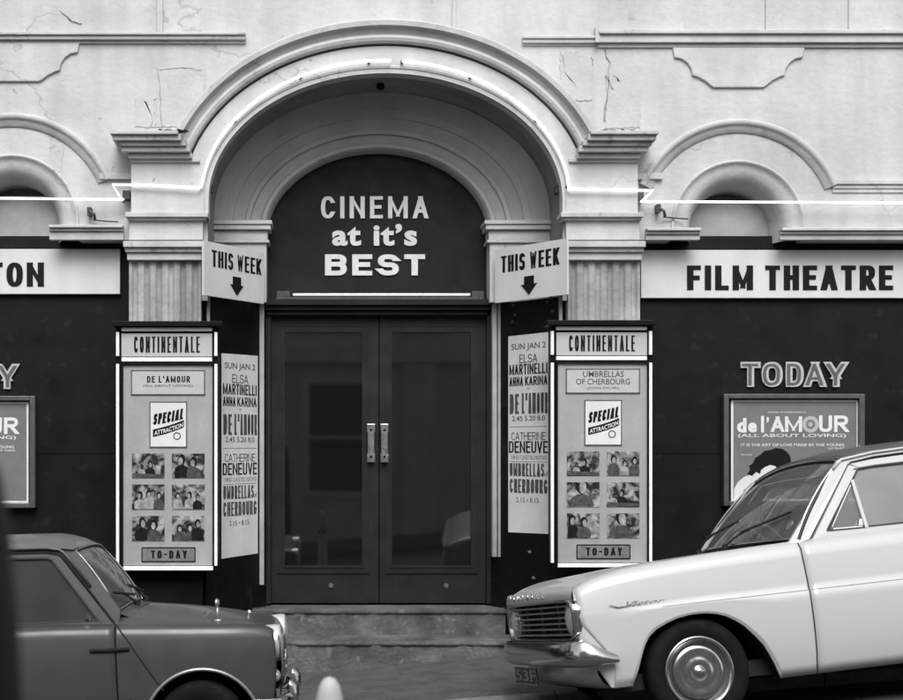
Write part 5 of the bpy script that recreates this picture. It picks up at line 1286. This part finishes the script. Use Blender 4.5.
bm = nb(); strip(bm, [[Vector((wB(i / 20).x - .0 - .06 * k, wB(i / 20).y, wB(i / 20).z - .0 - .0)) if k == 0 else Vector((wB(i / 20).x - .08, wB(i / 20).y + (.5 - i / 20) * .06, bonZ(wB(i / 20).x - .05, min(C.W - .09, max(.09, wB(i / 20).y))) + .001)) for i in range(21)] for k in range(2)]); obj('scuttle', bm, M['cargrey'], mini, smooth=True)
for far, (t0, t1) in enumerate(((.30, .04), (.62, .40))):
    base = wB(t0) + Vector((-.05, 0, .0)); mid = wP((t0 + t1) / 2, .12) + Vector((-.03, 0, .03)); tip = wP(t1, .22) + Vector((-.02, 0, .02))
    bm = nb(); tube(bm, [base, mid], .007, 6); tube(bm, [mid.lerp(tip, -.9), mid, tip], .008, 6); disc(bm, base, (0, 0, 1), .02, .04, 12); obj('wiper', bm, M['under'], mini)
# roof
bm = nb(); rows = []
for i in range(25):
    t = i / 24; r = []
    for j in range(25):
        s = j / 24; q = 2 * s - 1; u = wT(s).x - .003 + (2.30 - wT(s).x) * t
        ze = interp([(.66, 1.275), (.72, 1.292), (.85, 1.303), (1.5, 1.32), (2.1, 1.30), (2.3, 1.27)], u) + .002; w0 = win(ze) - .016
        e = min(1, t / .14); e2 = min(1, (1 - t) / .2); cr = .085 * (1 - abs(q) ** 2.3) * (1 - (1 - e) ** 2 * .62) * (1 - (1 - e2) ** 2 * .7)
        r.append(Vector((u, w0 + (C.W - 2 * w0) * s, ze + cr)))
    rows.append(r)
strip(bm, rows); obj('roof', bm, M['carroof2'], mini, smooth=True)
bm = nb(); strip(bm, [[Vector((2.30 + .17 * k / 6, .17 - .04 * k / 6 + (C.W - .34 + .08 * k / 6) * i / 10, 1.29 + .03 * (1 - (2 * i / 10 - 1) ** 2) - .40 * k / 6)) for i in range(11)] for k in range(7)]); obj('rear_window', bm, M['dglass'], mini, smooth=True)
bm = nb(); strip(bm, [[Vector((u, .13 + (C.W - .26) * i / 10, z)) for i in range(11)] for u, z in ((2.46, .90), (2.60, .80), (2.62, .6), (2.60, .42), (2.52, .30))]); obj('boot_lid', bm, M['cargrey'], mini, smooth=True)
bm = nb(); box(bm, -.35, 2.5, .12, C.W - .12, .2, .28); box(bm, -.40, .42, .42, C.W - .42, .25, .72); box(bm, .42, .46, .08, C.W - .08, .25, .84); obj('floor_pan', bm, M['under'], mini)
bm = nb()
for w0, w1 in ((.14, .64), (.77, 1.27)): box(bm, 1.0, 1.4, w0, w1, .45, .56); box(bm, 1.36, 1.46, w0 + .02, w1 - .02, .5, .98)
box(bm, 1.9, 2.3, .15, 1.26, .45, .6); box(bm, 2.2, 2.35, .15, 1.26, .55, .95)
obj('seats', bm, M['seat'], mini, bevel=.03)
bm = nb(); cc = Vector((.82, .36, .86)); ax = Vector((.5, 0, .86)).normalized(); a = ax.orthogonal().normalized(); b_ = ax.cross(a)
tube(bm, [cc + a * .19 * math.cos(2 * PI * k / 24) + b_ * .19 * math.sin(2 * PI * k / 24) for k in range(25)], .009, 6); tube(bm, [cc - a * .19, cc + a * .19], .008, 6); obj('steering_wheel', bm, M['under'], mini, smooth=True)
for u in (0.0, RC2):
    for far in (0, 1): wheel(C, mini, u, .10 if not far else C.W - .10, .255, .135, .14, .255, 'small', far)
# wing mirror on a stalk
def stalk(u, w, h, nm):
    z0 = bonZ(u, w); bm = nb(); tube(bm, [(u, w, z0 - .01), (u, w, z0 + h)], .007, 8); tube(bm, [(u + .02, w, z0 + .002), (u - .02, w, z0 + .002)], .012, 8)
    s = obj(nm, bm, M['dullchrome'], mini, smooth=True)
    bm = nb(); lathe(bm, [(0, -.012), (.018, -.010), (.026, 0), (.025, .004), (0, .004)], (u + .0, w, z0 + h + .015), (1, .25, 0), 20); obj('mirror_head', bm, M['dullchrome'], s, smooth=True)
stalk(-.12, .14, .09, 'wing_mirror')
bm = nb(); lathe(bm, [(.014, 0), (.018, .012), (.010, .03), (0, .034)], (-.27, .72, bonZ(-.27, .72)), (0, 0, 1), 14); obj('bonnet_badge', bm, M['chrome'], mini, smooth=True)

# ------------------------------------------------------------------ foreground
t = thing('bollard', 'white round-topped bollard in the road gap before the steps', 'bollard', (.035, -5.9, road(.035, -5.9)))
d = D - 5.9; x = (329.5 - XV) / F * d; zt = H - (676.5 - YH) / F * d; z0 = road(x, -5.9)
bm = nb(); lathe(bm, [(.075, z0 - .02), (.075, z0 + .05), (.062, z0 + .06), (.058, zt - .17), (.055, zt - .12), (.049, zt - .075), (.039, zt - .035), (.022, zt - .009), (0, zt)], (x, -5.9, 0), (0, 0, 1), 28); obj('shaft', bm, M['bollard'], t, smooth=True)
bm = nb(); lathe(bm, [(.0585, zt - .30), (.061, zt - .295), (.061, zt - .26), (.0585, zt - .255)], (x, -5.9, 0), (0, 0, 1), 28); obj('band', bm, M['black'], t, smooth=True)
yp = -9.0; d = D + yp; xe = lambda px: (px - XV) / F * d
t = thing('street_post', 'dark out-of-focus post cutting in at the lower left edge', 'post', (xe(-8), yp, road(-.5, yp)))
bm = nb(); zz = lambda py: H + (YH - py) / F * d
cx = xe(-26)
lathe(bm, [(.11, road(-.5, yp) - .05), (.10, .6), (xe(22) - cx, zz(705)), (xe(20) - cx, zz(650)), (xe(16) - cx, zz(600)), (xe(12) - cx, zz(555)), (xe(7) - cx, zz(510)), (xe(0) - cx, zz(470)), (.02, zz(455)), (0, zz(453))], (cx, yp, 0), (0, 0, 1), 28); obj('shaft', bm, M['post'], t, smooth=True)

# ------------------------------------------------------------------ house across the street (seen only mirrored in glass and chrome)
opp = thing('terraced_house', 'pale stucco terrace across the street, mirrored in the dark door glass', 'building', (0, -13.4, 0))
bm = nb(); yb = -13.4
xs = -12.0; box(bm, -14, 16, yb - 3, yb, -1.5, 7.4); ow = obj('wall', bm, M['oppwall'], opp)
for k in range(9):
    x = -12.6 + 3.1 * k
    for z0, z1 in ((.9, 2.9), (4.2, 6.2)):
        bm = nb(); box(bm, x, x + 1.1, yb, yb + .03, z0, z1); o = obj('window', bm, M['oppwin'], opp)
        bm = nb()
        for a in ((x - .12, x, z0 - .1, z1 + .12), (x + 1.1, x + 1.22, z0 - .1, z1 + .12), (x, x + 1.1, z1, z1 + .12), (x, x + 1.1, z0 - .1, z0), (x, x + 1.1, (z0 + z1) / 2 - .03, (z0 + z1) / 2 + .03)): box(bm, a[0], a[1], yb, yb + .08, a[2], a[3])
        obj('frame', bm, M['white'], o)
    bm = nb(); box(bm, x + 1.75, x + 2.35, yb, yb + .2, -1, 6.9); obj('pilaster', bm, M['oppwall'], opp)
bm = nb(); box(bm, -14, 16, yb, yb + .4, 6.9, 7.3); box(bm, -14, 16, yb, yb + .26, 3.3, 3.6); obj('cornice', bm, M['oppwall'], opp)

# ------------------------------------------------------------------ sky, sun, camera
w = bpy.data.worlds.new('World'); sc.world = w; w.use_nodes = True
nt = w.node_tree; bg = nt.nodes['Background']
sky = nt.nodes.new('ShaderNodeTexSky'); sky.sky_type = 'NISHITA'; sky.sun_disc = False
EL, ROT = math.radians(50), math.radians(178)
sky.sun_elevation = EL; sky.sun_rotation = ROT; sky.dust_density = 4
bw = nt.nodes.new('ShaderNodeRGBToBW'); nt.links.new(sky.outputs[0], bw.inputs[0]); nt.links.new(bw.outputs[0], bg.inputs[0]); bg.inputs[1].default_value = .15
sl = bpy.data.lights.new('sun', 'SUN'); sl.energy = 1.5; sl.angle = math.radians(35); sl.color = (1, 1, 1)
so = bpy.data.objects.new('sun', sl); COL.objects.link(so)
dirv = Vector((math.sin(ROT) * math.cos(EL), math.cos(ROT) * math.cos(EL), math.sin(EL)))
so.rotation_euler = (-dirv).to_track_quat('-Z', 'Y').to_euler(); so.location = (0, -8, 9)
cam = bpy.data.cameras.new('camera'); co = bpy.data.objects.new('camera', cam); COL.objects.link(co)
co.location = (0, -D, H); co.rotation_euler = (PI / 2, 0, 0)
cam.sensor_width = 36; cam.lens = F / 903 * 36; cam.shift_x = (451.5 - XV) / 903; cam.shift_y = (YH - 350) / 903
cam.clip_start = .05; cam.clip_end = 500
cam.dof.use_dof = True; cam.dof.focus_distance = 10.2; cam.dof.aperture_fstop = 2.0
sc.camera = co
sc.view_settings.view_transform = 'Standard'; sc.view_settings.look = 'None'; sc.view_settings.gamma = 1; sc.view_settings.exposure = 0.68
